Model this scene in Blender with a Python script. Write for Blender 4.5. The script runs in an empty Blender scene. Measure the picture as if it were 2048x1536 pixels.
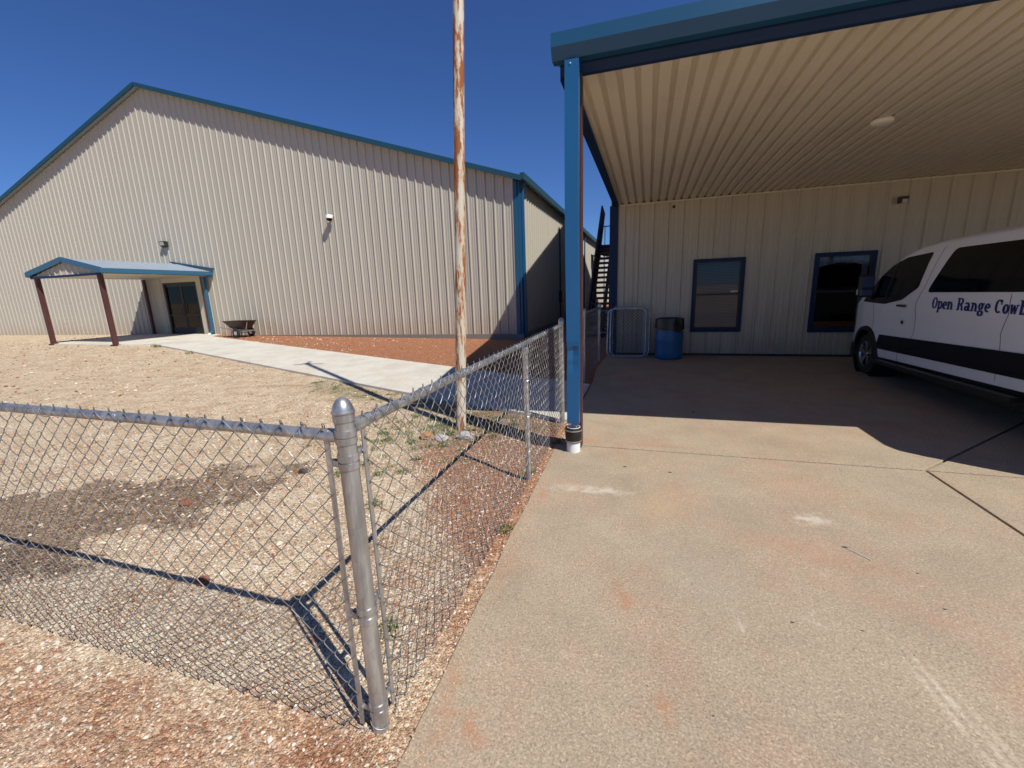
import bpy, bmesh, math, random
import numpy as np
from mathutils import Vector, Matrix, noise
random.seed(7); rng = np.random.default_rng(7)
S = bpy.context.scene
C = S.collection
PI = math.pi

# ------------------------------------------------------------------ helpers
class MB:
    def __init__(s): s.v = []; s.f = []; s.col = []
    def add(s, vs, fs, col=None):
        b = len(s.v); s.v.extend([tuple(p) for p in vs]); s.f.extend([tuple(i + b for i in f) for f in fs])
        if col is not None: s.col.extend([col] * len(vs))
    def box(s, a, b, col=None):
        x0, y0, z0 = [min(p, q) for p, q in zip(a, b)]; x1, y1, z1 = [max(p, q) for p, q in zip(a, b)]
        s.add([(x0,y0,z0),(x1,y0,z0),(x1,y1,z0),(x0,y1,z0),(x0,y0,z1),(x1,y0,z1),(x1,y1,z1),(x0,y1,z1)],
              [(0,3,2,1),(4,5,6,7),(0,1,5,4),(1,2,6,5),(2,3,7,6),(3,0,4,7)], col)
    def prism(s, prof, a, b, up=(0,0,1)):
        """profile [(u,v)] swept from a to b; u = sideways (right of travel), v = up"""
        a = Vector(a); b = Vector(b); d = (b - a).normalized(); r = d.cross(Vector(up)).normalized(); u = r.cross(d)
        n = len(prof)
        vs = [a + r*p + u*q for p, q in prof] + [b + r*p + u*q for p, q in prof]
        fs = [(i, (i+1) % n, n + (i+1) % n, n + i) for i in range(n)] + [tuple(range(n))[::-1], tuple(range(n, 2*n))]
        s.add(vs, fs)
    def bar(s, a, b, w, h, up=(0,0,1)):
        s.prism([(-w/2,-h/2),(w/2,-h/2),(w/2,h/2),(-w/2,h/2)], a, b, up)
    def tube(s, pts, r, n=8, cap=True):
        pts = [Vector(p) for p in pts]
        if len(pts) < 2: return
        t0 = (pts[1] - pts[0]).normalized()
        ref = Vector((0,0,1)) if abs(t0.z) < .9 else Vector((1,0,0))
        nr = t0.cross(ref).normalized(); vs = []; m = len(pts)
        for i, p in enumerate(pts):
            t = (pts[min(i+1, m-1)] - pts[max(i-1, 0)])
            t = t.normalized() if t.length > 1e-9 else t0
            nr = (nr - t*nr.dot(t)); nr = nr.normalized() if nr.length > 1e-6 else t.orthogonal().normalized()
            bn = t.cross(nr); rr = r[i] if isinstance(r, (list, tuple)) else r
            for k in range(n):
                a = 2*PI*k/n; vs.append(p + (nr*math.cos(a) + bn*math.sin(a))*rr)
        fs = []
        for i in range(m-1):
            for k in range(n):
                k2 = (k+1) % n
                fs.append((i*n+k, i*n+k2, (i+1)*n+k2, (i+1)*n+k))
        if cap: fs += [tuple(range(n))[::-1], tuple(range((m-1)*n, m*n))]
        s.add(vs, fs)
    def lathe(s, prof, c, ax='z', n=24, cap=True):
        """profile [(radius, height)] about axis through c"""
        vs = []; m = len(prof)
        for (r, h) in prof:
            for k in range(n):
                a = 2*PI*k/n; x, y = r*math.cos(a), r*math.sin(a)
                p = (x, y, h) if ax == 'z' else ((h, x, y) if ax == 'x' else (y, h, x))
                vs.append((c[0]+p[0], c[1]+p[1], c[2]+p[2]))
        fs = []
        for i in range(m-1):
            for k in range(n):
                k2 = (k+1) % n; fs.append((i*n+k, i*n+k2, (i+1)*n+k2, (i+1)*n+k))
        if cap: fs += [tuple(range(n))[::-1], tuple(range((m-1)*n, m*n))]
        s.add(vs, fs)
    def build(s, name, mat, parent=None, smooth=False, bevel=0, origin=None, fixn=False):
        me = bpy.data.meshes.new(name)
        vs = np.array(s.v, dtype=float)
        o = bpy.data.objects.new(name, me)
        off = np.zeros(3)
        if parent is not None: off = np.array(parent['_org'])
        if origin is not None: off = np.array(origin, dtype=float)
        me.from_pydata((vs - off).tolist(), [], s.f); me.update()
        if s.col:
            ca = me.color_attributes.new('Col', 'FLOAT_COLOR', 'POINT')
            arr = np.ones((len(s.v), 4)); arr[:, :3] = np.array(s.col); ca.data.foreach_set('color', arr.ravel())
        if fixn:
            bm = bmesh.new(); bm.from_mesh(me); bmesh.ops.recalc_face_normals(bm, faces=bm.faces); bm.to_mesh(me); bm.free()
        me.materials.append(mat)
        if smooth:
            me.polygons.foreach_set('use_smooth', [True]*len(me.polygons))
            try: me.set_sharp_from_angle(angle=math.radians(35))
            except Exception: pass
        C.objects.link(o)
        if parent is not None:
            o.parent = parent; o['_org'] = list(off); o.location = (0,0,0)
        else:
            o.location = off; o['_org'] = list(off)
        if bevel:
            m = o.modifiers.new('bevel', 'BEVEL'); m.width = bevel; m.segments = 2; m.limit_method = 'ANGLE'; m.angle_limit = math.radians(40)
        return o

def tag(o, label=None, cat=None, group=None, kind=None):
    if label: o['label'] = label
    if cat: o['category'] = cat
    if group: o['group'] = group
    if kind: o['kind'] = kind
    return o
def empty(name, loc, label, cat, group=None):
    o = bpy.data.objects.new(name, None); C.objects.link(o); o.location = loc; o['_org'] = list(loc)
    o.empty_display_size = .2
    return tag(o, label, cat, group)

# ------------------------------------------------------------------ materials
def new_mat(name):
    m = bpy.data.materials.new(name); m.use_nodes = True
    nt = m.node_tree; return m, nt, nt.nodes['Principled BSDF']
def N(nt, t, **kw):
    n = nt.nodes.new(t)
    for k, v in kw.items():
        if k == 'inp':
            for a, b in v.items(): n.inputs[a].default_value = b
        else: setattr(n, k, v)
    return n
def pos(nt, scale=(1,1,1)):
    g = N(nt, 'ShaderNodeNewGeometry'); mp = N(nt, 'ShaderNodeMapping'); mp.inputs['Scale'].default_value = scale
    nt.links.new(g.outputs['Position'], mp.inputs['Vector']); return mp.outputs['Vector']
def nz(nt, vec, scale, detail=4, rough=.55):
    n = N(nt, 'ShaderNodeTexNoise', inp={'Scale': scale, 'Detail': detail, 'Roughness': rough}); nt.links.new(vec, n.inputs['Vector']); return n.outputs['Fac']
def ramp(nt, fac, stops):
    r = N(nt, 'ShaderNodeValToRGB'); e = r.color_ramp.elements
    while len(e) > 1: e.remove(e[-1])
    e[0].position, e[0].color = stops[0][0], (*stops[0][1], 1)
    for p, c in stops[1:]:
        x = e.new(p); x.color = (*c, 1)
    nt.links.new(fac, r.inputs['Fac']); return r.outputs['Color']
def mix(nt, fac, a, b, mode='MIX'):
    m = N(nt, 'ShaderNodeMix', data_type='RGBA', blend_type=mode)
    for s, v in ((m.inputs['Factor'], fac), (m.inputs['A'], a), (m.inputs['B'], b)):
        if isinstance(v, (float, int)): s.default_value = v
        elif isinstance(v, tuple): s.default_value = (*v, 1) if len(v) == 3 else v
        else: nt.links.new(v, s)
    return m.outputs['Result']
def mth(nt, op, a, b=0.0, clamp=False):
    m = N(nt, 'ShaderNodeMath', operation=op, use_clamp=clamp)
    for i, v in enumerate((a, b)):
        if isinstance(v, (int, float)): m.inputs[i].default_value = v
        else: nt.links.new(v, m.inputs[i])
    return m.outputs[0]
def bump(nt, b, h, strength=.3, dist=.01):
    n = N(nt, 'ShaderNodeBump', inp={'Strength': strength, 'Distance': dist}); nt.links.new(h, n.inputs['Height']); nt.links.new(n.outputs['Normal'], b.inputs['Normal'])
W3 = lambda v: (v, v, v)

def paint(name, col, rough=.45, var=.12, metal=0.0, scale=3.0, dirt=None, stretch=(1,1,.25), fine=.05, spec=.5):
    m, nt, b = new_mat(name)
    p = pos(nt, stretch); f = nz(nt, p, scale, 5)
    c = mix(nt, f, tuple(x*(1-var) for x in col), tuple(min(1, x*(1+var)) for x in col))
    if dirt:
        f2 = nz(nt, pos(nt, stretch), scale*2.3, 6, .7)
        k = N(nt, 'ShaderNodeMapRange', inp={'From Min': .52, 'From Max': .75}); nt.links.new(f2, k.inputs['Value'])
        c = mix(nt, mth(nt, 'MULTIPLY', k.outputs[0], dirt[1]), c, dirt[0])
    nt.links.new(c, b.inputs['Base Color']); b.inputs['Roughness'].default_value = rough; b.inputs['Metallic'].default_value = metal
    b.inputs['Specular IOR Level'].default_value = spec
    if fine: bump(nt, b, nz(nt, pos(nt), 60, 3), fine, .004)
    return m

M = {}
M['fnd'] = paint('weathered_foundation', (.20,.18,.155), .9, .2, scale=2)
M['wall'] = paint('light_stone_panel', (.50,.455,.355), .42, .07, dirt=((.24,.19,.14), .22), scale=1.3)
M['barnwall'] = paint('barn_panel', (.44,.41,.34), .38, .05, dirt=((.36,.31,.25), .2), scale=.8)
M['soffit'] = paint('soffit_panel', (.68,.61,.48), .4, .07, dirt=((.28,.2,.13), .25), scale=.9, stretch=(1,.3,1))
M['blue'] = paint('blue_trim', (.010,.095,.235), .38, .16, scale=2.0, dirt=((.04,.17,.25), .3))
M['teal'] = paint('faded_blue_trim', (.010,.078,.165), .42, .14, scale=1.5)
M['cblue'] = paint('canopy_trim_blue', (.030,.115,.195), .42, .14, scale=2)
M['darkteal'] = paint('dark_teal_trim', (.012,.062,.095), .42, .14, scale=1.5)
M['navy'] = paint('navy_trim', (.005,.024,.075), .5, .2, scale=3, spec=.25)
M['redsteel'] = paint('red_oxide_steel', (.075,.024,.02), .55, .25, scale=5, dirt=((.17,.06,.035), .5))
M['roofmetal'] = paint('galvalume_roof', (.33,.38,.43), .36, .1, metal=.2, scale=1.2)
M['black'] = paint('black_plastic', (.012,.012,.013), .45, .2, scale=8)
M['bag'] = paint('black_bag', (.008,.008,.009), .25, .3, scale=25, fine=.6)
M['rubber'] = paint('tyre_rubber', (.02,.019,.018), .8, .25, scale=14)
M['whitepvc'] = paint('white_pvc', (.75,.76,.75), .3, .05, scale=6, dirt=((.4,.36,.3), .35))
M['van'] = paint('white_van_paint', (.88,.88,.88), .22, .03, scale=2, dirt=((.45,.42,.38), .12), fine=0)
M['van'].node_tree.nodes['Principled BSDF'].inputs['Coat Weight'].default_value = .6
M['band'] = paint('navy_black_band', (.006,.007,.013), .45, .2, scale=4, spec=.25)
M['letter'] = paint('navy_lettering', (.012,.015,.16), .35, .1, scale=5, fine=0)
M['barrel'] = paint('blue_barrel', (.01,.11,.26), .38, .12, scale=5)
M['discwhite'] = paint('aged_white_disc', (.75,.72,.66), .5, .06, scale=8)
M['lampwhite'] = paint('white_housing', (.72,.70,.66), .4, .06, scale=8)
M['bronze'] = paint('bronze_housing', (.03,.026,.024), .5, .2, scale=8)
M['chrome'] = paint('wheel_alloy', (.55,.55,.56), .25, .1, metal=.9, scale=9)
M['wood'] = paint('dark_stair_wood', (.045,.038,.034), .75, .3, scale=6)
M['orange'] = paint('orange_sill', (.35,.11,.025), .5, .2, scale=6)
M['cloth'] = paint('pale_blind', (.38,.38,.38), .8, .08, scale=6)
M['seat'] = paint('seat_fabric', (.06,.075,.06), .9, .2, scale=6)
M['room'] = paint('dark_room', (.03,.03,.032), .9, .1, scale=2)
M['rock'] = paint('limestone_rock', (.36,.34,.32), .9, .3, scale=22, stretch=(1,1,1), fine=.8)
M['brownrock'] = paint('rusty_clod', (.22,.085,.045), .95, .3, scale=22, stretch=(1,1,1), fine=.8)
M['sandgrit'] = paint('sand_grit', (.50,.36,.23), .95, .35, scale=60, stretch=(1,1,1))
M['paper'] = paint('paper_label', (.55,.55,.53), .6, .05)

def splash(m, col, h=.9):
    nt = m.node_tree; b = nt.nodes['Principled BSDF']; src = b.inputs['Base Color'].links[0].from_socket
    g = N(nt, 'ShaderNodeNewGeometry'); sx_ = N(nt, 'ShaderNodeSeparateXYZ'); nt.links.new(g.outputs['Position'], sx_.inputs[0])
    hn = mth(nt, 'MULTIPLY', nz(nt, pos(nt, (1,1,.5)), 1.6, 6, .65), h*1.7); d = N(nt, 'ShaderNodeMapRange', inp={'From Min': 0.0, 'From Max': h}); nt.links.new(mth(nt, 'SUBTRACT', hn, mth(nt, 'SUBTRACT', sx_.outputs['Z'], .15)), d.inputs['Value'])
    st = N(nt, 'ShaderNodeMapRange', inp={'From Min': .58, 'From Max': .75}); nt.links.new(nz(nt, pos(nt, (5,5,.12)), 1.5, 5, .6), st.inputs['Value'])
    c = mix(nt, mth(nt, 'MULTIPLY', d.outputs[0], .45), src, col); c = mix(nt, mth(nt, 'MULTIPLY', st.outputs[0], .22), c, tuple(x*.8 for x in col))
    nt.links.new(c, b.inputs['Base Color'])
splash(M['barnwall'], (.33,.21,.13)); splash(M['wall'], (.17,.13,.10), .5)
def galv(name, base=(.42,.44,.46), rough=.38, metal=.75, rust=.15):
    m, nt, b = new_mat(name)
    v = N(nt, 'ShaderNodeTexVoronoi', inp={'Scale': 55.0}); nt.links.new(pos(nt, (1,1,.35)), v.inputs['Vector'])
    sp = N(nt, 'ShaderNodeSeparateColor'); nt.links.new(v.outputs['Color'], sp.inputs[0])
    c = mix(nt, sp.outputs[0], tuple(x*.88 for x in base), tuple(min(1, x*1.08) for x in base))
    f = nz(nt, pos(nt, (1,1,.2)), 9, 6, .7)
    c = mix(nt, mth(nt, 'MULTIPLY', mth(nt, 'GREATER_THAN', f, .62), rust), c, (.42,.30,.18))
    f3 = nz(nt, pos(nt, (6,6,.5)), 6, 3)
    c = mix(nt, .55, c, ramp(nt, f3, [(.38, W3(.22)), (.60, W3(.75))]), 'MULTIPLY')  # upright streaks painted into the colour to stand for reflections on the metal
    nt.links.new(c, b.inputs['Base Color']); b.inputs['Metallic'].default_value = metal
    r = N(nt, 'ShaderNodeMapRange', inp={'To Min': rough-.1, 'To Max': rough+.2}); nt.links.new(f, r.inputs['Value']); nt.links.new(r.outputs[0], b.inputs['Roughness'])
    bump(nt, b, f, .08, .004)
    return m
M['galv'] = galv('galvanised_steel', (.60,.61,.61), .30, .72)
M['wire'] = galv('galvanised_wire', (.29,.29,.285), .45, .4, .1)
M['gatewire'] = paint('dull_aluminium_wire', (.13,.135,.15), .5, .1, scale=9)
M['galvdark'] = galv('dull_gate_steel', (.30,.33,.40), .5, .6, .1)

def pole_mat():
    m, nt, b = new_mat('rusty_white_paint')
    n1 = nz(nt, pos(nt, (1,1,.16)), 11, 8, .68); n2 = nz(nt, pos(nt, (3,3,.8)), 14, 6, .7); n3 = nz(nt, pos(nt, (1,1,1)), 1.1, 2)
    g = N(nt, 'ShaderNodeNewGeometry'); sx = N(nt, 'ShaderNodeSeparateXYZ'); nt.links.new(g.outputs['Position'], sx.inputs[0])
    hz = N(nt, 'ShaderNodeMapRange', inp={'From Min': .5, 'From Max': 4.5, 'To Min': -.012, 'To Max': .035}); nt.links.new(sx.outputs['Z'], hz.inputs['Value'])
    a = mth(nt, 'ADD', mth(nt, 'ADD', mth(nt, 'MULTIPLY', n1, .72), mth(nt, 'MULTIPLY', n2, .2)), mth(nt, 'MULTIPLY', n3, .16))
    a = mth(nt, 'ADD', a, hz.outputs[0])
    k = N(nt, 'ShaderNodeMapRange', inp={'From Min': .515, 'From Max': .56}); nt.links.new(a, k.inputs['Value'])
    k2 = N(nt, 'ShaderNodeMapRange', inp={'From Min': .48, 'From Max': .55}); nt.links.new(a, k2.inputs['Value'])
    c = mix(nt, nz(nt, pos(nt, (1,1,.3)), 5, 4), (.50,.455,.36), (.62,.585,.49))
    c = mix(nt, mth(nt, 'MULTIPLY', k2.outputs[0], .55), c, (.52,.33,.15))
    c = mix(nt, k.outputs[0], c, mix(nt, n2, (.20,.055,.018), (.36,.13,.035)))
    nt.links.new(c, b.inputs['Base Color'])
    r = N(nt, 'ShaderNodeMapRange', inp={'To Min': .45, 'To Max': .9}); nt.links.new(k.outputs[0], r.inputs['Value']); nt.links.new(r.outputs[0], b.inputs['Roughness'])
    bump(nt, b, a, .5, .01)
    return m
M['pole'] = pole_mat()

def concrete(name, c1, c2, red, redamt, tracks=False, fine=1.0):
    m, nt, b = new_mat(name)
    P = pos(nt)
    big = nz(nt, P, .55, 5, .6); mid = nz(nt, P, 2.6, 6, .62); fin = nz(nt, P, 95, 3, .6)
    c = mix(nt, big, c1, c2)
    k = N(nt, 'ShaderNodeMapRange', inp={'From Min': .47, 'From Max': .62}); nt.links.new(nz(nt, pos(nt, (1,.7,1)), 1.25, 9, .72), k.inputs['Value'])
    c = mix(nt, mth(nt, 'MULTIPLY', k.outputs[0], redamt), c, red)
    k2 = N(nt, 'ShaderNodeMapRange', inp={'From Min': .5, 'From Max': .68}); 
    ad = N(nt, 'ShaderNodeMapping'); ad.inputs['Location'].default_value = (7.3, 2.1, 0); nt.links.new(P, ad.inputs['Vector'])
    nt.links.new(nz(nt, ad.outputs[0], 1.1, 5, .6), k2.inputs['Value'])
    c = mix(nt, mth(nt, 'MULTIPLY', k2.outputs[0], .35), c, tuple(x*.66 for x in (c1[0], c1[1]*1.04, c1[2]*1.1)))
    c = mix(nt, mth(nt, 'MULTIPLY', mth(nt, 'GREATER_THAN', nz(nt, pos(nt, (1,3,1)), 3.1, 7, .72), .69), .5), c, tuple(x*1.0 for x in red))
    c = mix(nt, .5, c, ramp(nt, mid, [(.3, W3(.42)), (.7, W3(.58))]), 'OVERLAY')
    sc_ = mth(nt, 'GREATER_THAN', nz(nt, pos(nt, (2.2,9,1)), 2.2, 6, .62), .685)
    c = mix(nt, mth(nt, 'MULTIPLY', sc_, .3), c, tuple(min(1, x*1.6) for x in c1))
    # exposed sand speckle
    v = N(nt, 'ShaderNodeTexVoronoi', inp={'Scale': 185.0}); nt.links.new(P, v.inputs['Vector'])
    sp = N(nt, 'ShaderNodeSeparateColor'); nt.links.new(v.outputs['Color'], sp.inputs[0])
    c = mix(nt, .42*fine, c, ramp(nt, sp.outputs[0], [(0, W3(.14)), (.18, W3(.40)), (.8, W3(.55)), (1, W3(.86))]), 'OVERLAY')
    c = mix(nt, .45*fine, c, ramp(nt, fin, [(.35, W3(.3)), (.65, W3(.7))]), 'OVERLAY')
    # dark grit
    v2 = N(nt, 'ShaderNodeTexVoronoi', inp={'Scale': 26.0}); nt.links.new(P, v2.inputs['Vector'])
    c = mix(nt, mth(nt, 'MULTIPLY', mth(nt, 'LESS_THAN', v2.outputs['Distance'], .045), .6*fine), c, (.06,.045,.035))
    if tracks:
        g = N(nt, 'ShaderNodeNewGeometry')
        for (mx, my, rx, ry, an, colr, st) in MARKS:
            q = bp(mx, my); mp = N(nt, 'ShaderNodeMapping', vector_type='TEXTURE'); mp.inputs['Location'].default_value = (q.x, q.y, 0); mp.inputs['Rotation'].default_value = (0, 0, an); mp.inputs['Scale'].default_value = (rx, ry, 1)
            nt.links.new(g.outputs['Position'], mp.inputs['Vector']); ln = N(nt, 'ShaderNodeVectorMath', operation='LENGTH'); nt.links.new(mp.outputs[0], ln.inputs[0])
            dd = mth(nt, 'ADD', ln.outputs['Value'], mth(nt, 'MULTIPLY', mth(nt, 'SUBTRACT', nz(nt, P, 14, 7, .72), .5), 4.2))
            k9 = N(nt, 'ShaderNodeMapRange', inp={'From Min': 1.1, 'From Max': .0}); nt.links.new(dd, k9.inputs['Value'])
            c = mix(nt, mth(nt, 'MULTIPLY', k9.outputs[0], st*.72), c, colr)
        g = N(nt, 'ShaderNodeNewGeometry'); s = N(nt, 'ShaderNodeSeparateXYZ'); nt.links.new(g.outputs['Position'], s.inputs[0])
        # dusty tyre track: runs along direction (dx,dy); across coordinate t
        ang = TRK[2]; nx, ny = -math.sin(ang), math.cos(ang)
        t = mth(nt, 'SUBTRACT', mth(nt, 'ADD', mth(nt, 'MULTIPLY', s.outputs['X'], nx), mth(nt, 'MULTIPLY', s.outputs['Y'], ny)), nx*TRK[0]+ny*TRK[1])
        w = mth(nt, 'MULTIPLY', mth(nt, 'SUBTRACT', nz(nt, P, 9, 4), .5), .03); t = mth(nt, 'ADD', t, w)
        env = mth(nt, 'SUBTRACT', 1.0, mth(nt, 'MULTIPLY', mth(nt, 'ABSOLUTE', t), 1/.085), True)
        rib = mth(nt, 'SINE', mth(nt, 'MULTIPLY', t, 2*PI/.045)); rib = mth(nt, 'MULTIPLY', mth(nt, 'ADD', rib, 1.0), .5)
        al = mth(nt, 'ADD', mth(nt, 'MULTIPLY', s.outputs['X'], math.cos(ang)), mth(nt, 'MULTIPLY', s.outputs['Y'], math.sin(ang)))
        lug = mth(nt, 'ADD', mth(nt, 'MULTIPLY', mth(nt, 'SINE', mth(nt, 'MULTIPLY', al, 2*PI/.035)), .25), .75)
        fade = N(nt, 'ShaderNodeMapRange', inp={'From Min': TRK[3], 'From Max': TRK[3]-.35}); nt.links.new(s.outputs['Y'], fade.inputs['Value'])
        pn = N(nt, 'ShaderNodeMapRange', inp={'From Min': .35, 'From Max': .6}); nt.links.new(nz(nt, P, 12, 5), pn.inputs['Value'])
        a = mth(nt, 'MULTIPLY', mth(nt, 'MULTIPLY', env, rib), mth(nt, 'MULTIPLY', lug, mth(nt, 'MULTIPLY', fade.outputs[0], pn.outputs[0])))
        c = mix(nt, mth(nt, 'MULTIPLY', a, .8, True), c, (.72,.64,.5))
    nt.links.new(c, b.inputs['Base Color']); b.inputs['Roughness'].default_value = .88
    b.inputs['Specular IOR Level'].default_value = .25
    h = mth(nt, 'ADD', mth(nt, 'MULTIPLY', fin, .6), mth(nt, 'MULTIPLY', sp.outputs[0], .5))
    bump(nt, b, h, .35*fine, .003)
    return m

def glass(name, tint=(.78,.82,.88), refl=1.0, rough=0.0):
    m = bpy.data.materials.new(name); m.use_nodes = True; nt = m.node_tree; nt.nodes.clear()
    o = N(nt, 'ShaderNodeOutputMaterial'); t = N(nt, 'ShaderNodeBsdfTransparent'); t.inputs[0].default_value = (*tint, 1)
    g = N(nt, 'ShaderNodeBsdfGlossy', inp={'Roughness': rough}); g.inputs[0].default_value = (.9*refl, .9*refl, .9*refl, 1)
    fr = N(nt, 'ShaderNodeFresnel', inp={'IOR': 1.36}); x = N(nt, 'ShaderNodeMixShader')
    n = N(nt, 'ShaderNodeBump', inp={'Strength': .02, 'Distance': .02}); nt.links.new(nz(nt, pos(nt), 2.2, 2), n.inputs['Height'])
    nt.links.new(n.outputs[0], g.inputs['Normal']); nt.links.new(fr.outputs[0], x.inputs[0]); nt.links.new(t.outputs[0], x.inputs[1]); nt.links.new(g.outputs[0], x.inputs[2]); nt.links.new(x.outputs[0], o.inputs[0])
    return m
M['glass'] = glass('window_glass')
def tinted():
    m, nt, b = new_mat('tinted_van_glass'); b.inputs['Base Color'].default_value = (.003,.003,.004,1); b.inputs['Roughness'].default_value = .06; b.inputs['Specular IOR Level'].default_value = .22
    return m
M['tint'] = tinted()
def lens(name, c, r=.15):
    m, nt, b = new_mat(name); b.inputs['Base Color'].default_value = (*c, 1); b.inputs['Roughness'].default_value = r; return m
M['lens'] = lens('lamp_lens', (.55,.55,.52)); M['mirrorglass'] = lens('mirror_glass', (.05,.07,.14), .05)

# ------------------------------------------------------------------ ground heights
def sm(t): t = max(0., min(1., t)); return t*t*(3-2*t)
def gbase(x, y):
    far = .22*max(0., min(1., (-4 - x)/15.))
    return -.045 + far + .03*sm((y-6)/4.)*sm((-1.2-x)/2.)
NEAR = (-9, -.7, -1.5, 8.5)
def gh(x, y, fine=True):
    z = gbase(x, y)
    if fine and -12 < x < -.6 and -2 < y < 9:
        z += .012*noise.noise((x*1.3, y*1.3, 0)) + .010*noise.noise((x*6, y*6, 3.)) + .004*noise.noise((x*19, y*19, 5.))
    if -1.15 < x < -.7 and y < 4.9: z = z + (-.010 + .006*noise.noise((x*9, y*9, 2.)) - z)*sm((x+1.15)/.3)
    if x > -.64 or (x > -.8 and 4.9 <= y < 10.5): z = min(z, -.05)
    return z
PN = lambda x: 5.05 + (-1.0 - x)*.349 if x > -99 else 0     # near edge of the path
PF = lambda x: 7.10 + (-1.0 - x)*.365                        # far edge of the path

def zones(x, y):
    n1 = noise.noise((x*.9, y*.9, 11.)); n2 = noise.noise((x*2.7, y*2.7, 4.)); n3 = noise.noise((x*7, y*7, 8.))
    nn = n1*.5 + n2*.3 + n3*.2
    red = 0.
    if y > PF(x) - .4 and y < 14 and x > -17.5: red = 1.
    if x > -4.2 and y > 7.2: red = 1.
    # washed red gravel along the pad
    a = sm((x + 2.15 + .22*(y-3) + nn*1.1)/.7)*sm((y - 1.5 + nn*1.6)/.9); red = max(red, a*.8)
    # reddish soil in the near left corner
    d = (1.02 - .34*(x+1.0)) if x < -1 else 1.02
    b = sm((1.27 - y + .11*(x+1) + nn*.55)/.35); red = max(red, b*(.52+.45*n2))
    c = sm((x + 1.12 + nn*.5)/.35)*sm((3.6 - y)/1.2); red = max(red, c*.6)
    red = max(0., min(1., red + .1*max(0, n2)))
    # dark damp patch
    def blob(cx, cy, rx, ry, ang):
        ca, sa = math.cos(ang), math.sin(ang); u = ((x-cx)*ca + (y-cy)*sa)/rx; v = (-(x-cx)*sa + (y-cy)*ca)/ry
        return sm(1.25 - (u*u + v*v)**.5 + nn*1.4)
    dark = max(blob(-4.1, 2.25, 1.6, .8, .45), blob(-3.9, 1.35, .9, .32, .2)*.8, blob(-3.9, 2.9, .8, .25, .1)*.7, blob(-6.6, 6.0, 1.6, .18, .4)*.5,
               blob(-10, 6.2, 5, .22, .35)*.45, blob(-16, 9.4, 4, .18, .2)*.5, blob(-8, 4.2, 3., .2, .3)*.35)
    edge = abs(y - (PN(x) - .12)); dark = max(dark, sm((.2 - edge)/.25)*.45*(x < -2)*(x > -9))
    green = sm((.55 - abs(y - (PN(x) - .45)) + nn*.6)/.6)*(1 if -6.0 < x < -1.1 else 0)*.8
    green = max(green, sm(1.1 - math.hypot((x+2.35)/.8, (y-4.4)/.7) + nn*.9)*.75)
    green = max(green, sm(1.0 - math.hypot((x+2.3)/.5, (y-3.2)/.5) + nn*1.5)*.35)
    return red, max(0., min(1., dark)), max(0., min(1., green))

def ground_mat():
    m, nt, b = new_mat('limestone_gravel_soil')
    P = pos(nt)
    at = N(nt, 'ShaderNodeVertexColor', layer_name='Col'); s = N(nt, 'ShaderNodeSeparateColor'); nt.links.new(at.outputs[0], s.inputs[0])
    big = nz(nt, P, .35, 5, .6); mid = nz(nt, P, 3.2, 6, .65)
    tan = mix(nt, big, (.55,.44,.29), (.67,.56,.405))
    tan = mix(nt, ramp(nt, mid, [(.42, W3(0)), (.68, W3(.75))]), tan, (.42,.28,.165))
    red = mix(nt, mid, (.27,.10,.048), (.42,.175,.082))
    c = mix(nt, s.outputs[0], tan, red)
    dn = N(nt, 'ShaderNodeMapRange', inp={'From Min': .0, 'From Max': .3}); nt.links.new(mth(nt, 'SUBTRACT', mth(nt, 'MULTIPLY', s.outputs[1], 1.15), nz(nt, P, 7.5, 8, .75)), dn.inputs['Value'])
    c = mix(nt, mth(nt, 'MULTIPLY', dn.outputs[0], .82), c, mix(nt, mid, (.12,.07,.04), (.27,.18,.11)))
    c = mix(nt, mth(nt, 'MULTIPLY', s.outputs[2], .55), c, mix(nt, mid, (.10,.105,.045), (.26,.20,.11)))
    # pebbles of three sizes
    hs = None
    for sc, amt, w in ((210., .5, .3), (95., .62, .6), (40., .38, 1.)):
        v = N(nt, 'ShaderNodeTexVoronoi', inp={'Scale': sc}); 
        dv = N(nt, 'ShaderNodeMapping'); dv.inputs['Scale'].default_value = (1,1.25,1); nt.links.new(P, dv.inputs['Vector']); nt.links.new(dv.outputs[0], v.inputs['Vector'])
        sp = N(nt, 'ShaderNodeSeparateColor'); nt.links.new(v.outputs['Color'], sp.inputs[0])
        st = ramp(nt, sp.outputs[0], [(0, W3(.16)), (.3, W3(.38)), (.62, W3(.52)), (.85, W3(.72)), (1, W3(.9))])
        c = mix(nt, amt, c, st, 'OVERLAY')
        if sc < 100:
            k = mth(nt, 'MULTIPLY', mth(nt, 'GREATER_THAN', sp.outputs[1], .80), mth(nt, 'LESS_THAN', v.outputs['Distance'], .5))
            c = mix(nt, mth(nt, 'MULTIPLY', k, .5), c, mix(nt, sp.outputs[2], (.66,.58,.46), (.46,.25,.14)))
        h = mth(nt, 'MULTIPLY', mth(nt, 'SUBTRACT', 1.0, v.outputs['Distance']), w)
        hs = h if hs is None else mth(nt, 'ADD', hs, h)
    nt.links.new(c, b.inputs['Base Color']); b.inputs['Roughness'].default_value = .95; b.inputs['Specular IOR Level'].default_value = .15
    bump(nt, b, mth(nt, 'ADD', hs, mth(nt, 'MULTIPLY', mid, 1.5)), 1.0, .010)
    return m
M['ground'] = ground_mat()

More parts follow.
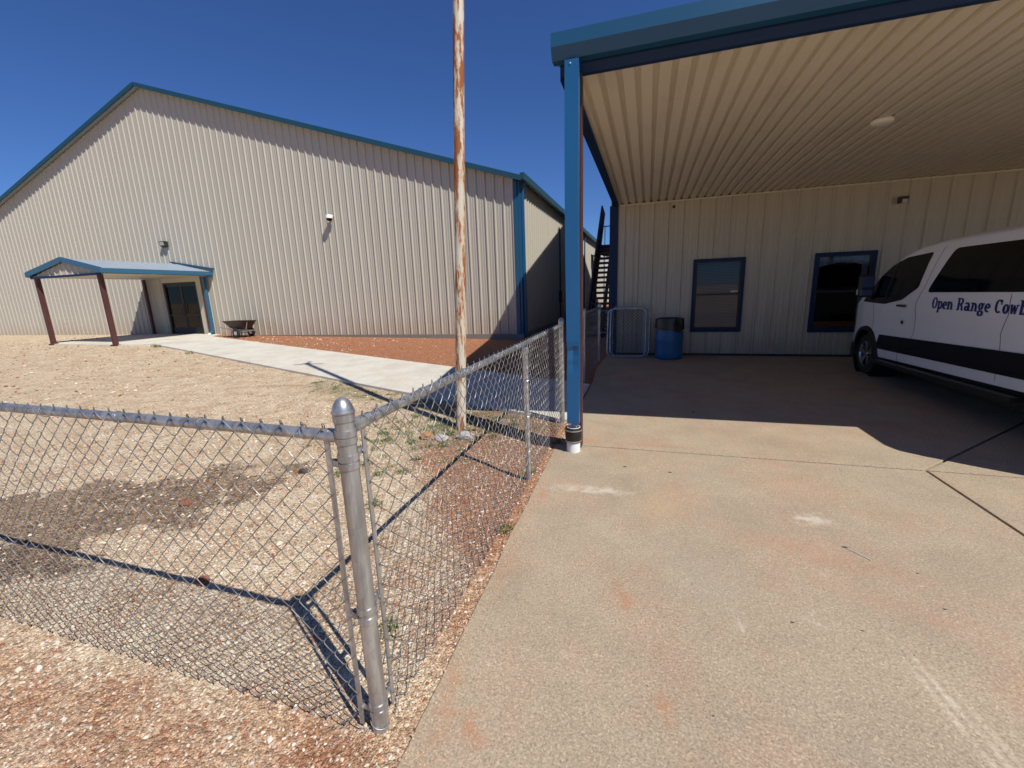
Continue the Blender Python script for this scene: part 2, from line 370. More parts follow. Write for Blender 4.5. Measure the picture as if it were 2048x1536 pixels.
def build_ground():
    xs = [-900,-400,-200,-120,-80,-60,-50,-45,-40,-36,-33] + list(np.arange(-30, -9, .35)) + list(np.arange(-9, -.65, .045)) + [-.4, 0, 1, 3, 6, 10, 20, 40, 90, 200, 400, 900]
    ys = [-900,-400,-150,-60,-25,-10,-5,-3] + list(np.arange(-1.5, 6.5, .045)) + list(np.arange(6.5, 15, .2)) + [16,18,21,25,30,36,44,60,90,150,300,900]
    nx, ny = len(xs), len(ys); vs = []; cols = []
    for y in ys:
        for x in xs:
            vs.append((x, y, gh(x, y))); r, d, g = zones(x, y) if (-40 < x < 2 and -4 < y < 45) else (.2, .1, .0)
            cols.append((r, d, g))
    fs = [(j*nx+i, j*nx+i+1, (j+1)*nx+i+1, (j+1)*nx+i) for j in range(ny-1) for i in range(nx-1)]
    mb = MB(); mb.v = vs; mb.f = fs; mb.col = cols
    o = mb.build('ground', M['ground'], smooth=True); tag(o, kind='structure')
build_ground()

# loose stones (one mass nobody could count)
def stone_mat():
    m, nt, b = new_mat('loose_stone'); at = N(nt, 'ShaderNodeVertexColor', layer_name='Col')
    c = mix(nt, .35, at.outputs[0], ramp(nt, nz(nt, pos(nt), 120, 3), [(.3, W3(.3)), (.7, W3(.7))]), 'OVERLAY')
    nt.links.new(c, b.inputs['Base Color']); b.inputs['Roughness'].default_value = .9; b.inputs['Specular IOR Level'].default_value = .2; return m
M['stone'] = stone_mat()
def stones():
    base = np.array([(1,0,0),(.45,.85,.05),(-.5,.8,0),(-1,0,.05),(-.5,-.85,0),(.5,-.8,.05),(.4,.2,.7),(-.35,.3,.65),(0,-.4,.72),(0,0,-.6)], float)
    fc = [(0,1,6),(1,2,7),(1,7,6),(2,3,7),(3,4,8),(3,8,7),(4,5,8),(5,0,6),(5,6,8),(6,7,8),(1,0,9),(2,1,9),(3,2,9),(4,3,9),(5,4,9),(0,5,9)]
    V = []; F = []; K = []; cnt = 0
    def put(n, x0, x1, y0, y1, smin, smax, pw=3.0, keep=None):
        nonlocal cnt
        for _ in range(n):
            x = random.uniform(x0, x1); y = random.uniform(y0, y1)
            if x > -.78 - .03*max(0, min(1, (y-1.5)/2)): continue
            if y > PN(x) - .06 and y < PF(x) + .05: continue
            r, d, g = zones(x, y)
            if keep and random.random() > keep(x, y, r, d, g): continue
            s = smin + (smax - smin)*random.random()**pw
            a = random.uniform(0, 2*PI); ca, sa = math.cos(a), math.sin(a)
            q = base*(s*random.uniform(.7, 1.3), s*random.uniform(.55, 1.), s*random.uniform(.45, .85)) + rng.normal(0, .1*s, base.shape)
            X = q[:, 0]*ca - q[:, 1]*sa + x; Y = q[:, 0]*sa + q[:, 1]*ca + y; Zc = q[:, 2] + gh(x, y) + s*.22
            V.append(np.stack([X, Y, Zc], 1)); b0 = cnt*10; F.extend([(i+b0, j+b0, k+b0) for i, j, k in fc]); cnt += 1
            t = random.random()
            if t < .5 - .3*r: col = (.60,.50,.37)
            elif t < .66 - .2*r: col = (.70,.63,.52)
            elif t < .84: col = (.42,.27,.16)
            else: col = (.34,.13,.065)
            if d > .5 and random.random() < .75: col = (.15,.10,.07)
            k = random.uniform(.7, 1.12); K.extend([(col[0]*k, col[1]*k, col[2]*k)]*10)
    put(17000, -3.6, -.75, -.6, 2.4, .002, .009, 3.5, keep=lambda x, y, r, d, g: 1-.55*r)
    put(9000, -3.0, -.75, -.6, 2.0, .004, .010, 2.2)
    put(9000, -3.2, -.75, 1.8, 5.0, .004, .013)
    put(10000, -6.5, -2.5, .2, 5.5, .005, .016)
    put(4000, -14, -4, 1., 9., .008, .022)
    put(700, -3.6, -.75, -.5, 3.2, .009, .02, 3.5)
    put(4500, -25, -8, 2, 13.4, .012, .04)
    put(450, -15, -4.2, 9, 13.5, .01, .03, 4)
    put(1500, -4.5, -2.4, .9, 3.0, .006, .022, 2, keep=lambda x, y, r, d, g: d)
    me = bpy.data.meshes.new('gravel'); vv = np.concatenate(V); me.from_pydata(vv.tolist(), [], F); me.update()
    ca = me.color_attributes.new('Col', 'FLOAT_COLOR', 'POINT'); arr = np.ones((len(vv), 4)); arr[:, :3] = np.array(K); ca.data.foreach_set('color', arr.ravel())
    me.materials.append(M['stone']); o = bpy.data.objects.new('gravel', me); C.objects.link(o)
    tag(o, 'loose tan and rust gravel scattered over the dirt', 'gravel', kind='stuff')
stones()

def lump(mb, c, r, seed, flat=.6):
    bm = bmesh.new(); bmesh.ops.create_icosphere(bm, subdivisions=(1 if max(r) < .012 else 3), radius=1)
    vs = []
    for v in bm.verts:
        k = 1 + .32*noise.noise(v.co*1.6 + Vector((seed, 0, 0))) + .14*noise.noise(v.co*4.5 + Vector((0, seed, 0)))
        vs.append((c[0] + v.co.x*r[0]*k, c[1] + v.co.y*r[1]*k, c[2] + v.co.z*r[2]*k))
    mb.add(vs, [tuple(x.index for x in f.verts) for f in bm.faces]); bm.free()

# single stones and clods one can point at
def clod(x, y, s, mat, label, seed, cat='rock'):
    mb = MB(); z = gh(x, y); lump(mb, (x, y, z + s*.25), (s, s*.75, s*.5), seed)
    tag(mb.build('rock' if cat == 'rock' else 'dirt_clod', mat, origin=(x, y, z), smooth=True), label, cat)
clod(-3.55, 2.25, .055, M['brownrock'], 'rust brown dirt clod in the middle of the dark patch behind the left fence', 1, 'clod')
clod(-3.05, 3.0, .05, M['wood'], 'dark brown dirt clod right of the dark patch, nearest the corner post', 2, 'clod')
clod(-2.42, 1.54, .045, M['brownrock'], 'red brown clod lying on the rail shadow behind the left fence', 3, 'clod')
clod(-1.92, 4.22, .10, M['rock'], 'grey rock beside the foot of the rusty pole', 4)
clod(-2.17, 4.10, .085, M['rock'], 'small grey rock left of the rusty pole, next to an orange stone', 5)
mo = paint('orange_stone', (.36,.19,.09), .9, .2, scale=12, fine=.5)
clod(-2.36, 4.14, .09, mo, 'flat orange stone left of the grey rocks at the pole', 6)
clod(-1.60, .62, .042, M['rock'], 'pale stone on the red soil in front of the left fence', 9)

# grass and weeds
def leaf_mat(name, a, b2):
    m, nt, b = new_mat(name); oi = N(nt, 'ShaderNodeVertexColor', layer_name='Col')
    s = N(nt, 'ShaderNodeSeparateColor'); nt.links.new(oi.outputs[0], s.inputs[0])
    nt.links.new(mix(nt, s.outputs[0], a, b2), b.inputs['Base Color']); b.inputs['Roughness'].default_value = .7; return m
M['grass'] = leaf_mat('weed_leaf', (.05,.11,.018), (.22,.23,.08))
def grass():
    mb = MB()
    def blade(x, y, z, h, lean, w, c):
        a = random.uniform(0, 2*PI); d = (math.cos(a), math.sin(a)); p = (-d[1]*w, d[0]*w)
        q1 = (x + d[0]*lean*.4, y + d[1]*lean*.4, z + h*.6); q2 = (x + d[0]*lean, y + d[1]*lean, z + h)
        mb.add([(x-p[0], y-p[1], z), (x+p[0], y+p[1], z), (q1[0]+p[0]*.8, q1[1]+p[1]*.8, q1[2]), (q1[0]-p[0]*.8, q1[1]-p[1]*.8, q1[2]), q2], [(0,1,2,3), (3,2,4)], (c, c, c))
    def tuft(x, y, r, n, h):
        for _ in range(n):
            a = random.uniform(0, 2*PI); q = r*random.random()**.6; px, py = x + q*math.cos(a), y + q*math.sin(a)
            if px > -.8: continue
            if PN(px)-.02 < py < PF(px): continue
            hh = h*random.uniform(.4, 1.2); blade(px, py, gh(px, py) - .004, hh, hh*random.uniform(.4, 1.3), random.uniform(.0015, .004), random.random()**2)
    for _ in range(150):
        x = random.uniform(-6, -1.2); tuft(x, PN(x) - abs(random.gauss(0, .35)) - .05, random.uniform(.04, .12), 22, .03)
    for _ in range(150):
        x = random.gauss(-2.35, .5); y = random.gauss(4.45, .45); tuft(x, y, random.uniform(.03, .1), 30, .035)
    for x, y in ((-2.95,4.15),(-2.75,3.95),(-2.45,3.95),(-2.56,3.28),(-2.3,3.12),(-2.1,3.2),(-2.66,3.0),(-1.7,4.5),(-1.5,4.75),(-1.62,4.3),(-.95,3.38),(-.86,2.45),(-.85,4.2),(-1.15,1.5),(-2.0,2.6),(-2.9,3.5)):
        tuft(x, y, .07, 70, .045)
    for _ in range(40): tuft(random.uniform(-8, -1), random.uniform(1.5, 5.5), .05, 12, .02)
    for x in (-15.6, -15.4, -12.6): tuft(x, PN(x)-.15, .12, 60, .12)
    tag(mb.build('grass', M['grass']), 'short dry green weeds along the path edge and round the pole', 'grass', kind='stuff')
grass()

# ------------------------------------------------------------------ slabs and path
TRK = (0, 0, 0, 0)
RD_, WH_ = (.42,.17,.075), (.66,.60,.50)
MARKS = [(1252,1200,.05,.10,.4,RD_,.7), (940,1450,.05,.09,.6,RD_,.75), (1085,985,.05,.16,.3,RD_,.6), (1335,893,.5,.05,0,RD_,.55), (1180,882,.16,.06,0,(.52,.2,.08),.8), (1330,1420,.05,.08,.5,RD_,.6),
         (1210,983,.22,.06,.1,WH_,.6), (1160,975,.3,.07,.2,WH_,.4), (1622,1038,.14,.09,0,WH_,.7), (1480,1250,.015,.10,.2,WH_,.5), (1640,1250,.06,.015,-.5,WH_,.5), (1010,1130,.07,.3,.1,RD_,.4), (900,1380,.05,.3,.2,RD_,.45),
         (1320,1010,.25,.3,0,(.46,.28,.12),.35), (1600,1100,.7,.12,-.3,(.42,.21,.13),.45), (1750,1200,.5,.1,-.4,(.42,.22,.14),.4), (1400,1150,.25,.35,.4,(.30,.27,.21),.5), (1030,940,.05,.3,0,RD_,.4)]
def bp(px, py, z=0.0):
    """point of the ground plane seen at a photo pixel, used once to measure positions"""
    f, p, r, yaw = 855.25, .2124, -.0348, .3086
    cy, sy = math.cos(yaw), math.sin(yaw)
    fw = Vector((-sy*math.cos(p), cy*math.cos(p), -math.sin(p))); rt = Vector((cy, sy, 0)); up = rt.cross(fw)
    R_ = math.cos(r)*rt + math.sin(r)*up; U_ = -math.sin(r)*rt + math.cos(r)*up
    w = R_*((px-1024)/f) - U_*((py-768)/f) + fw
    return w*((z-1.55)/w.z) + Vector((0,0,1.55))
_a, _b = bp(1800, 1290), bp(2010, 1536)
TRK = (_a.x, _a.y, math.atan2(_b.y-_a.y, _b.x-_a.x), _a.y + .1)
M['slab'] = concrete('drive_concrete', (.40,.312,.218), (.335,.278,.198), (.41,.255,.17), .5, tracks=True)
M['path'] = concrete('path_concrete', (.54,.515,.44), (.62,.59,.51), (.45,.30,.19), .25, fine=.6)

def slab(name, poly, z1, z0, mat, zf=None, bev=.006):
    n = len(poly)
    mb = MB(); t = [(x, y, (zf(x, y) if zf else z1)) for x, y in poly]; bt = [(x, y, (zf(x, y) if zf else z1) - (z1 - z0)) for x, y in poly]
    mb.add(t + bt, [tuple(range(n)), tuple(range(2*n-1, n-1, -1))] + [(i, n+i, n+(i+1) % n, (i+1) % n) for i in range(n)])
    return mb.build(name, mat, bevel=bev, fixn=True)
J = .010
left = [(-.70,-6), (-.73,.2), (-.765,1.2), (-.80,2.1), (-.825,3.0), (-.85,4.13-J)]
def edge_x(y):
    return interp0(y, left)
def interp0(y, tab):
    for (a, b), (c_, d) in zip(tab[:-1], tab[1:]):
        if y <= d: return a + (c_-a)*(y-b)/(d-b)
    return tab[-1][0]
left = [(-.70, -6)] + [(interp0(y, left) + .010*noise.noise((y*2.3, 0, 5)) + .006*noise.noise((y*11, 2, 5)), y) for y in np.arange(-1, 4.08, .045)] + [(-.85, 4.13-J)]
for nm, poly in (('concrete_pad', left + [(2.225-J, 4.13-J), (2.225-J, -6)]),
                 ('concrete_pad', [(2.225+J, -6), (2.225+J, 4.13-J), (16, 4.13-J), (16, -6)]),
                 ('concrete_pad', [(-.84+J, 4.13+J), (-.86+J, 7.1), (-.93, 8.5), (-.87, 10.40), (8.49-J*1.4, 10.40), (2.225-J*1.4, 4.13+J)]),
                 ('concrete_pad', [(2.225+J*1.4, 4.13+J), (8.49+J*1.4, 10.40), (16, 10.40), (16, 4.13+J)])):
    tag(slab(nm, poly, 0, -.14, M['slab']), kind='structure')
tag(slab('path', [(-.845-J, 5.0), (-.868-J, 7.05), (-1.0, 7.10)] + [(x, PF(x)) for x in (-4, -8, -12, -16.6)] + [(-17.2, 13.66), (-21.3, 13.66), (-21.3, 9.95), (-17.6, 9.95)] + [(x, PN(x)) for x in (-16.2, -12, -8, -4)] + [(-1.0, 5.0)],
     0, -.12, M['path'], zf=lambda x, y: gbase(x, y) + .045 if x < -1.5 else 0.0), kind='structure')

# saw cut crack and debris on the pad
mb = MB()
for _ in range(1300):
    y = random.uniform(-.3, 4.6); x = interp0(y, left) + random.gauss(.015, .05); s = random.uniform(.0015, .006)
    lump(mb, (x, y, s*.3 + (0 if x > interp0(y, left) else -.008)), (s, s*.8, s*.5), random.random()*50)
tag(mb.build('grit', M['sandgrit'], smooth=True), 'tan sand and grit washed onto the left edge of the concrete', 'grit', kind='stuff')
mb = MB()
for _ in range(70):
    x, y = random.uniform(-.6, 3.5), random.uniform(.9, 5.2); s = random.uniform(.002, .005)
    lump(mb, (x, y, s*.25), (s, s*random.uniform(.3, .7), s*.35), random.random()*50)
for px, py in ((1890,1219),(1690,1095),(1585,1245),(1725,1262),(1250,934),(1340,945),(1387,825),(1660,928),(1835,1147)):
    p = bp(px, py); s = random.uniform(.004, .007)*(1+.25*p.y); lump(mb, (p.x, p.y, s*.2), (s*1.3, s*.45, s*.3), px)
_s = (bp(1692,1097), bp(1743,1122)); m9 = MB(); m9.tube([(_s[0].x, _s[0].y, .004), ((_s[0].x+_s[1].x)/2, (_s[0].y+_s[1].y)/2+.004, .008), (_s[1].x, _s[1].y, .004)], .0022, 5)
tag(m9.build('straw', M['whitepvc'], origin=tuple(_s[0])), 'thin pale straw lying on the sunlit concrete', 'straw')
tag(mb.build('leaf_litter', M['wood'], smooth=True), 'dark crumbs and leaf bits lying on the sunlit concrete', 'debris', kind='stuff')

# ------------------------------------------------------------------ ribbed panels
def rpanel(u0, u1, first, pitch=.3048, h=.034, bw=.086, tw=.024, minor=True, mh=.005):
    """profile points (u, outward) of a ribbed steel sheet; ribs centred at first + k*pitch"""
    pts = [(u0, 0.)]; k = math.floor((u0 - first)/pitch) - 1
    while True:
        c = first + k*pitch; k += 1
        if c - bw/2 > u1: break
        seq = [(c-bw/2, 0), (c-tw/2, h), (c+tw/2, h), (c+bw/2, 0)]
        if minor:
            for m_ in (pitch*.36, pitch*.64): seq += [(c+m_-.022, 0), (c+m_-.012, mh), (c+m_+.012, mh), (c+m_+.022, 0)]
        for s in seq:
            if u0 < s[0] < u1: pts.append(s)
    pts.append((u1, 0.)); return pts
def sheet(mb, pts, P, lo, hi, holes=()):
    """P(u, out, z) -> world; lo/hi functions of u; holes = (ua, ub, za, zb)"""
    for (a, ha), (b, hb) in zip(pts[:-1], pts[1:]):
        if b - a < 1e-6: continue
        cuts = sorted(set([a, b] + [h for q in holes for h in (q[0], q[1]) if a < h < b]))
        for p, q in zip(cuts[:-1], cuts[1:]):
            hp = ha + (hb-ha)*(p-a)/(b-a); hq = ha + (hb-ha)*(q-a)/(b-a); c = (p+q)/2
            spans = [(lo, hi)]
            for H in holes:
                if H[0] <= c <= H[1]:
                    spans = [(lo, lambda u, z=H[2]: z), (lambda u, z=H[3]: z, hi)]
            for l, t in spans:
                mb.add([P(p, hp, l(p)), P(q, hq, l(q)), P(q, hq, t(q)), P(p, hp, t(p))], [(0,1,2,3)])

# ------------------------------------------------------------------ barn
BY = 13.70; BX = -3.95; RX = -19.2; RZ = 9.86; EZ = 4.96; BL = -34.5; BE = 50.
slope = (RZ-EZ)/(BX-RX)
roofz = lambda x: RZ - slope*abs(x-RX)
barn = empty('metal_barn', (RX, BY, .1), 'big beige ribbed metal barn with teal roof edge left of the pole', 'barn')
mb = MB(); DH = (-20.02, -18.12, .1, 2.36)
sheet(mb, rpanel(BL, BX-.14, -4.13), lambda u, o, z: (u, BY-o, z), lambda u: .17, lambda u: roofz(u)-.03, [DH])
fw = mb.build('wall', M['barnwall'], barn)
mb = MB(); sheet(mb, rpanel(BY+.12, BE, BY+.25), lambda u, o, z: (BX+o, u, z), lambda u: .17, lambda u: EZ-.02)
mb.build('wall', M['barnwall'], barn)
mb = MB(); mb.add([(BL,BE,0),(BX,BE,0),(BX,BE,EZ),(RX,BE,RZ),(BL,BE,EZ)], [(0,1,2,3,4)]); mb.add([(BL,BY,0),(BL,BE,0),(BL,BE,EZ),(BL,BY,EZ)], [(0,1,2,3)]); mb.build('wall', M['barnwall'], barn)
mb = MB(); mb.box((BL, BY-.045, -.3), (BX+.05, BY+.3, .168)); mb.box((BX-.3, BY+.302, -.3), (BX+.046, BE, .168)); mb.build('foundation', M['fnd'], barn)
ov = .22; oe = .16
for sgn in (1, -1):
    mb = MB(); n = Vector((slope*sgn, 0, 1)).normalized()
    ex = BX + oe if sgn == 1 else BL - oe
    for k, yy in enumerate([BY-ov+.01, BE+.2]): pass
    z2 = RZ - slope*abs(ex-RX)
    mb.add([(RX, BY-ov, RZ+.06), (ex, BY-ov, z2+.06), (ex, BE+.2, z2+.06), (RX, BE+.2, RZ+.06), (RX, BY-ov, RZ), (ex, BY-ov, z2), (ex, BE+.2, z2), (RX, BE+.2, RZ)],
           [(0,1,2,3), (7,6,5,4), (0,4,5,1), (1,5,6,2), (2,6,7,3), (3,7,4,0)])
    y = BY; 
    while y < BE and sgn == 1:
        y += .3048*2
    mb.build('roof', M['roofmetal'], barn, fixn=True)
    mb = MB()  # rake trim, two steps
    a = Vector((RX, BY-ov-.012, RZ)); b = Vector((ex + (.02*sgn), BY-ov-.012, RZ - slope*abs(ex+.02*sgn-RX)))
    mb.prism([(-.035,-.07),(.012,-.07),(.012,.045),(.03,.05),(.03,.08),(-.035,.08)] if sgn == -1 else [(.035,-.07),(-.012,-.07),(-.012,.045),(-.03,.05),(-.03,.08),(.035,.08)], a, b)
    mb.build('rake_trim', M['darkteal'], barn, fixn=True)
mb = MB(); mb.prism([(-.11,-.10),(.0,-.10),(.03,.09),(-.11,.09)], (BX+oe, BE+.2, EZ+.01), (BX+oe, BY-ov-.03, EZ+.01)); mb.build('gutter', M['darkteal'], barn, fixn=True)
mb = MB(); mb.box((BX-.15, BY-.046, .165), (BX-.035, BY+.006, EZ-.05)); mb.box((BX-.05, BY+.008, .165), (BX+.046, BY+.13, EZ-.05)); mb.build('corner_trim', M['teal'], barn)
def dspout(y, zb=.05, nm='downspout'):
    mb = MB(); x = BX + .05
    mb.box((x, y, zb), (x+.075, y+.10, EZ-.3)); mb.bar((x+.04, y+.05, EZ-.31), (x+.11, y+.05, EZ-.09), .09, .07, up=(0,1,0))
    mb.build(nm, M['blue'], barn, bevel=.006)
for y in (BY-.02+.16, 28.0, 34.5, 41): dspout(y)
mb = MB(); mb.tube([(BX+.06, 20.1, .1), (BX+.06, 20.1, 4.2), (BX+.06, 19.9, 4.28)], .03, 8); mb.box((BX+.035, 19.95, 1.0), (BX+.18, 20.3, 1.5)); mb.build('conduit', M['black'], barn)
# awning on the barn side
mb = MB(); mb.add([(BX+.03, 31.6, 3.95), (BX+.75, 31.6, 3.72), (BX+.75, 33.2, 3.72), (BX+.03, 33.2, 3.95), (BX+.03, 31.6, 3.88), (BX+.75, 31.6, 3.62), (BX+.75, 33.2, 3.62), (BX+.03, 33.2, 3.88)], [(0,1,2,3),(4,7,6,5),(0,4,5,1),(1,5,6,2),(2,6,7,3)]); mb.build('awning', M['teal'], barn)
# door
mb = MB(); x0, x1, z0, z1 = DH; z0 = .235
for a, b in (((x0-.02, BY-.06, z0), (x0+.06, BY+.05, z1)), ((x1-.06, BY-.06, z0), (x1+.02, BY+.05, z1)), ((x0-.02, BY-.06, z1), (x1+.02, BY+.05, z1+.06)), (((x0+x1)/2-.05, BY-.02, z0), ((x0+x1)/2+.05, BY+.04, z1))): mb.box(a, b)
mb.box((x0+.06, BY-.018, z0), ((x0+x1)/2-.05, BY+.038, z0+.28)); mb.box(((x0+x1)/2+.05, BY-.018, z0), (x1-.06, BY+.038, z0+.28))
mb.box((x0+.06, BY-.018, z1-.1), (x1-.06, BY+.036, z1))
dr = mb.build('door', M['black'], barn)
mb = MB(); mb.box((x0+.06, BY+.0, z0+.28), (x1-.06, BY+.012, z1-.1)); mb.build('door_glass', M['glass'], dr)
mb = MB()
for sx in (-.09, .09):
    cx = (x0+x1)/2 + sx; mb.tube([(cx, BY-.02, 1.15), (cx, BY-.07, 1.15), (cx, BY-.07, 1.55), (cx, BY-.02, 1.55)], .012, 6)
mb.box((x0+.09, BY-.05, 1.02), ((x0+x1)/2-.07, BY-.03, 1.06)); mb.box(((x0+x1)/2+.07, BY-.05, 1.02), (x1-.09, BY-.03, 1.06))
mb.build('door_handle', M['bronze'], dr)
mb = MB(); mb.box((x0-.5, BY+3.0, .1), (x1+.5, BY+3.05, 3)); mb.box((x0-.5, BY+.1, .0), (x1+.5, BY+3.0, .12)); mb.box((x0-.55, BY+.1, .1), (x0-.5, BY+3, 3)); mb.box((x1+.5, BY+.1, .1), (x1+.55, BY+3, 3)); mb.box((x0-.5, BY+.1, 2.9), (x1+.5, BY+3, 3.)); mb.build('entrance_room', M['room'], barn)

# lamps on the barn
wl = empty('wall_lamp', (-19.42, BY, 3.97), 'dark rectangular floodlight high on the barn above the entrance canopy', 'wall lamp')
mb = MB(); cx = -19.42; mb.add([(cx-.17,BY-.04,3.86),(cx+.17,BY-.04,3.86),(cx+.17,BY-.04,4.10),(cx-.17,BY-.04,4.10),(cx-.17,BY-.16,3.92),(cx+.17,BY-.16,3.92),(cx+.17,BY-.2,4.10),(cx-.17,BY-.2,4.10)], [(0,3,2,1),(4,5,6,7),(0,1,5,4),(1,2,6,5),(2,3,7,6),(3,0,4,7)]); mb.build('housing', M['bronze'], wl, bevel=.01, fixn=True)
mb = MB(); mb.add([(cx-.13,BY-.168,3.94),(cx+.11,BY-.168,3.94),(cx+.11,BY-.199,4.07),(cx-.13,BY-.199,4.07)], [(0,1,2,3)]); mb.build('lens', M['lens'], wl)
cam_ = empty('security_camera', (-10.92, BY, 4.38), 'white dome security camera on the plain middle of the barn wall', 'security camera')
mb = MB(); mb.tube([(-10.92, BY-.03, 4.42), (-10.92, BY-.18, 4.42)], .05, 12); mb.lathe([(.0,.14),(.06,.135),(.11,.10),(.13,.03),(.13,0)], (-10.92, BY-.2, 4.32), n=20); mb.build('housing', M['lampwhite'], cam_, smooth=True)
mb = MB(); mb.lathe([(.095,0),(.09,-.04),(.06,-.08),(.0,-.095)], (-10.92, BY-.2, 4.32), n=20); mb.build('dome', M['tint'], cam_, smooth=True)

# ------------------------------------------------------------------ entrance canopy
cn = empty('entrance_canopy', (-19.0, 9.9, .2), 'blue edged gabled canopy on red posts over the barn entrance', 'canopy')
CXL, CXR, CY, CEZ, CRZ = -20.97, -17.10, 9.82, 2.60, 3.16
CRX = -18.93
for px_ in (-20.86, -17.5):
    mb = MB(); mb.box((px_-.062, 9.93, gbase(px_, 10)-.05), (px_+.062, 10.06, CEZ)); mb.build('post', M['redsteel'], cn, bevel=.008)
    mb = MB(); mb.box((px_-.10, 9.89, gbase(px_, 10)), (px_+.10, 10.10, gbase(px_, 10)+.055)); mb.build('base_plate', M['redsteel'], cn)
for px_ in (-21.02, -17.60):
    mb = MB(); mb.box((px_-.055, BY-.2, .18), (px_+.055, BY-.09, CEZ)); mb.build('post', M['redsteel'], cn, bevel=.008)
for sgn in (1, -1):
    ex = CXR if sgn == 1 else CXL; mb = MB(); z1 = CEZ + .14
    nseg = 13
    prof = rpanel(CY, BY-.04, CY+.15, pitch=.3048, h=.03, minor=False)
    for (a, ha), (b, hb) in zip(prof[:-1], prof[1:]):
        mb.add([(CRX, a, CRZ+ha), (ex, a, z1+ha), (ex, b, z1+hb), (CRX, b, CRZ+hb)], [(0,1,2,3)])
    mb.build('roof', M['roofmetal'], cn)
    mb = MB(); mb.bar((CRX, CY-.02, CRZ-.03), (ex+.03*sgn, CY-.02, z1-.03), .05, .17); mb.build('rake_trim', M['cblue'], cn)
    mb = MB(); mb.prism([(-.05,-.12),(.05,-.12),(.07,.03),(-.05,.03)] if sgn == -1 else [(.05,-.12),(-.05,-.12),(-.07,.03),(.05,.03)], (ex, CY-.05, z1-.0), (ex, BY-.05, z1-.0)); mb.build('gutter', M['cblue'], cn, fixn=True)
mb = MB(); mb.bar((CXL+.1, CY+.02, CEZ-.01), (CXR-.1, CY+.02, CEZ-.01), .05, .07); mb.build('tie_beam', M['navy'], cn)
mb = MB(); sheet(mb, rpanel(CXL+.1, CXR-.1, CXL+.2), lambda u, o, z: (u, CY+.07-o, z), lambda u: CEZ+.02, lambda u: CRZ - .09 - (CRZ-CEZ-.14)*abs(u-CRX)/(CXR-CRX)); mb.build('gable_panel', M['barnwall'], cn)
mb = MB(); mb.box((CXL+.08, CY+.08, CEZ+.0), (CXR-.08, BY-.04, CEZ+.015)); mb.build('ceiling', M['wall'], cn)
mb = MB(); mb.box((CXL+.9, BY-.075, .2), (-20.06, BY-.035, CEZ)); mb.box((-18.08, BY-.075, .2), (-17.58, BY-.035, CEZ)); mb.box((-20.06, BY-.075, 2.42), (-18.08, BY-.035, CEZ)); mb.build('entry_panel', M['wall'], cn)
mb = MB(); mb.bar((CRX-.35, BY-.06, CRZ+.1), (CXR+.1, BY-.06, CEZ+.28), .1, .05); mb.build('flashing', M['teal'], cn)
mb = MB(); x = -17.55; mb.box((x, BY-.2, .34), (x+.11, BY-.09, CEZ-.05)); mb.bar((x+.05, BY-.15, .36), (x+.05, BY-.3, .26), .11, .08); mb.box((x, BY-.2, CEZ-.05), (CXR+.02, BY-.09, CEZ+.03)); mb.build('downspout', M['cblue'], cn, bevel=.006)
mb = MB(); mb.tube([(x+.06, BY-.30, .28), (x+.06, BY-.34, .2)], .05, 10); mb.build('drain_elbow', M['whitepvc'], cn)

# ------------------------------------------------------------------ wheelbarrow
wb = empty('wheelbarrow', (-15.8, 13.1, .17), 'dark two wheeled wheelbarrow parked on the red dirt against the barn', 'wheelbarrow')
X0 = -15.42; YY = 13.05; Z0 = gbase(X0, YY)
def ring(cx, hx, hy, z, n=8):
    out = []
    for k in range(28):
        a = 2*PI*k/28; c, s = math.cos(a), math.sin(a); e = .55
        out.append((cx + hx*math.copysign(abs(c)**e, c), YY + hy*math.copysign(abs(s)**e, s), z))
    return out
mb = MB(); R0 = [ring(X0-.02, .78, .38, Z0+.70), ring(X0-.02, .80, .40, Z0+.715), ring(X0-.02, .74, .36, Z0+.70), ring(X0+.05, .45, .26, Z0+.42), ring(X0+.10, .32, .2, Z0+.36)]
vs = sum(R0, []); fs = [(i*28+k, i*28+(k+1) % 28, (i+1)*28+(k+1) % 28, (i+1)*28+k) for i in range(4) for k in range(28)] + [tuple(range(4*28, 5*28))]
mb.add(vs, fs); tr = mb.build('tray', paint('tray_steel', (.035,.022,.02), .5, .3, scale=8), wb, smooth=True, fixn=True)
tr.modifiers.new('s', 'SOLIDIFY').thickness = .012
for s in (-1, 1):
    mb = MB(); mb.tube([(X0-1.12, YY+s*.28, Z0+.50), (X0-.6, YY+s*.27, Z0+.40), (X0+.1, YY+s*.2, Z0+.30), (X0+.55, YY+s*.2, Z0+.26)], .02, 8); mb.tube([(X0+.5, YY+s*.22, Z0+.25), (X0+.62, YY+s*.22, Z0+.45), (X0+.68, YY+s*.2, Z0+.68)], .014, 6); mb.build('handle', M['galv'], wb, smooth=True)
    mb = MB(); mb.tube([(X0-.28, YY+s*.24, Z0+.36), (X0-.32, YY+s*.25, Z0+.0), (X0-.12, YY+s*.25, Z0+.0), (X0-.02, YY+s*.23, Z0+.34)], .014, 6); mb.build('leg', M['black'], wb)
for cx, cyy in ((X0+.08, YY-.32), (X0+.08, YY+.32), ):
    mb = MB(); pr_ = [(.10,-.04),(.16,-.05),(.195,-.035),(.205,0),(.195,.035),(.16,.05),(.10,.04)]
    mb.lathe(pr_, (cx + (.0 if cyy < YY else .14), cyy, Z0+.2), 'y', 28); w_ = mb.build('wheel', M['rubber'], wb, smooth=True)
    mb = MB(); mb.lathe([(0,-.045),(.09,-.042),(.10,-.03),(.10,.03),(.09,.042),(0,.045)], (cx + (.0 if cyy < YY else .14), cyy, Z0+.2), 'y', 20); mb.build('rim', M['chrome'], w_, smooth=True)
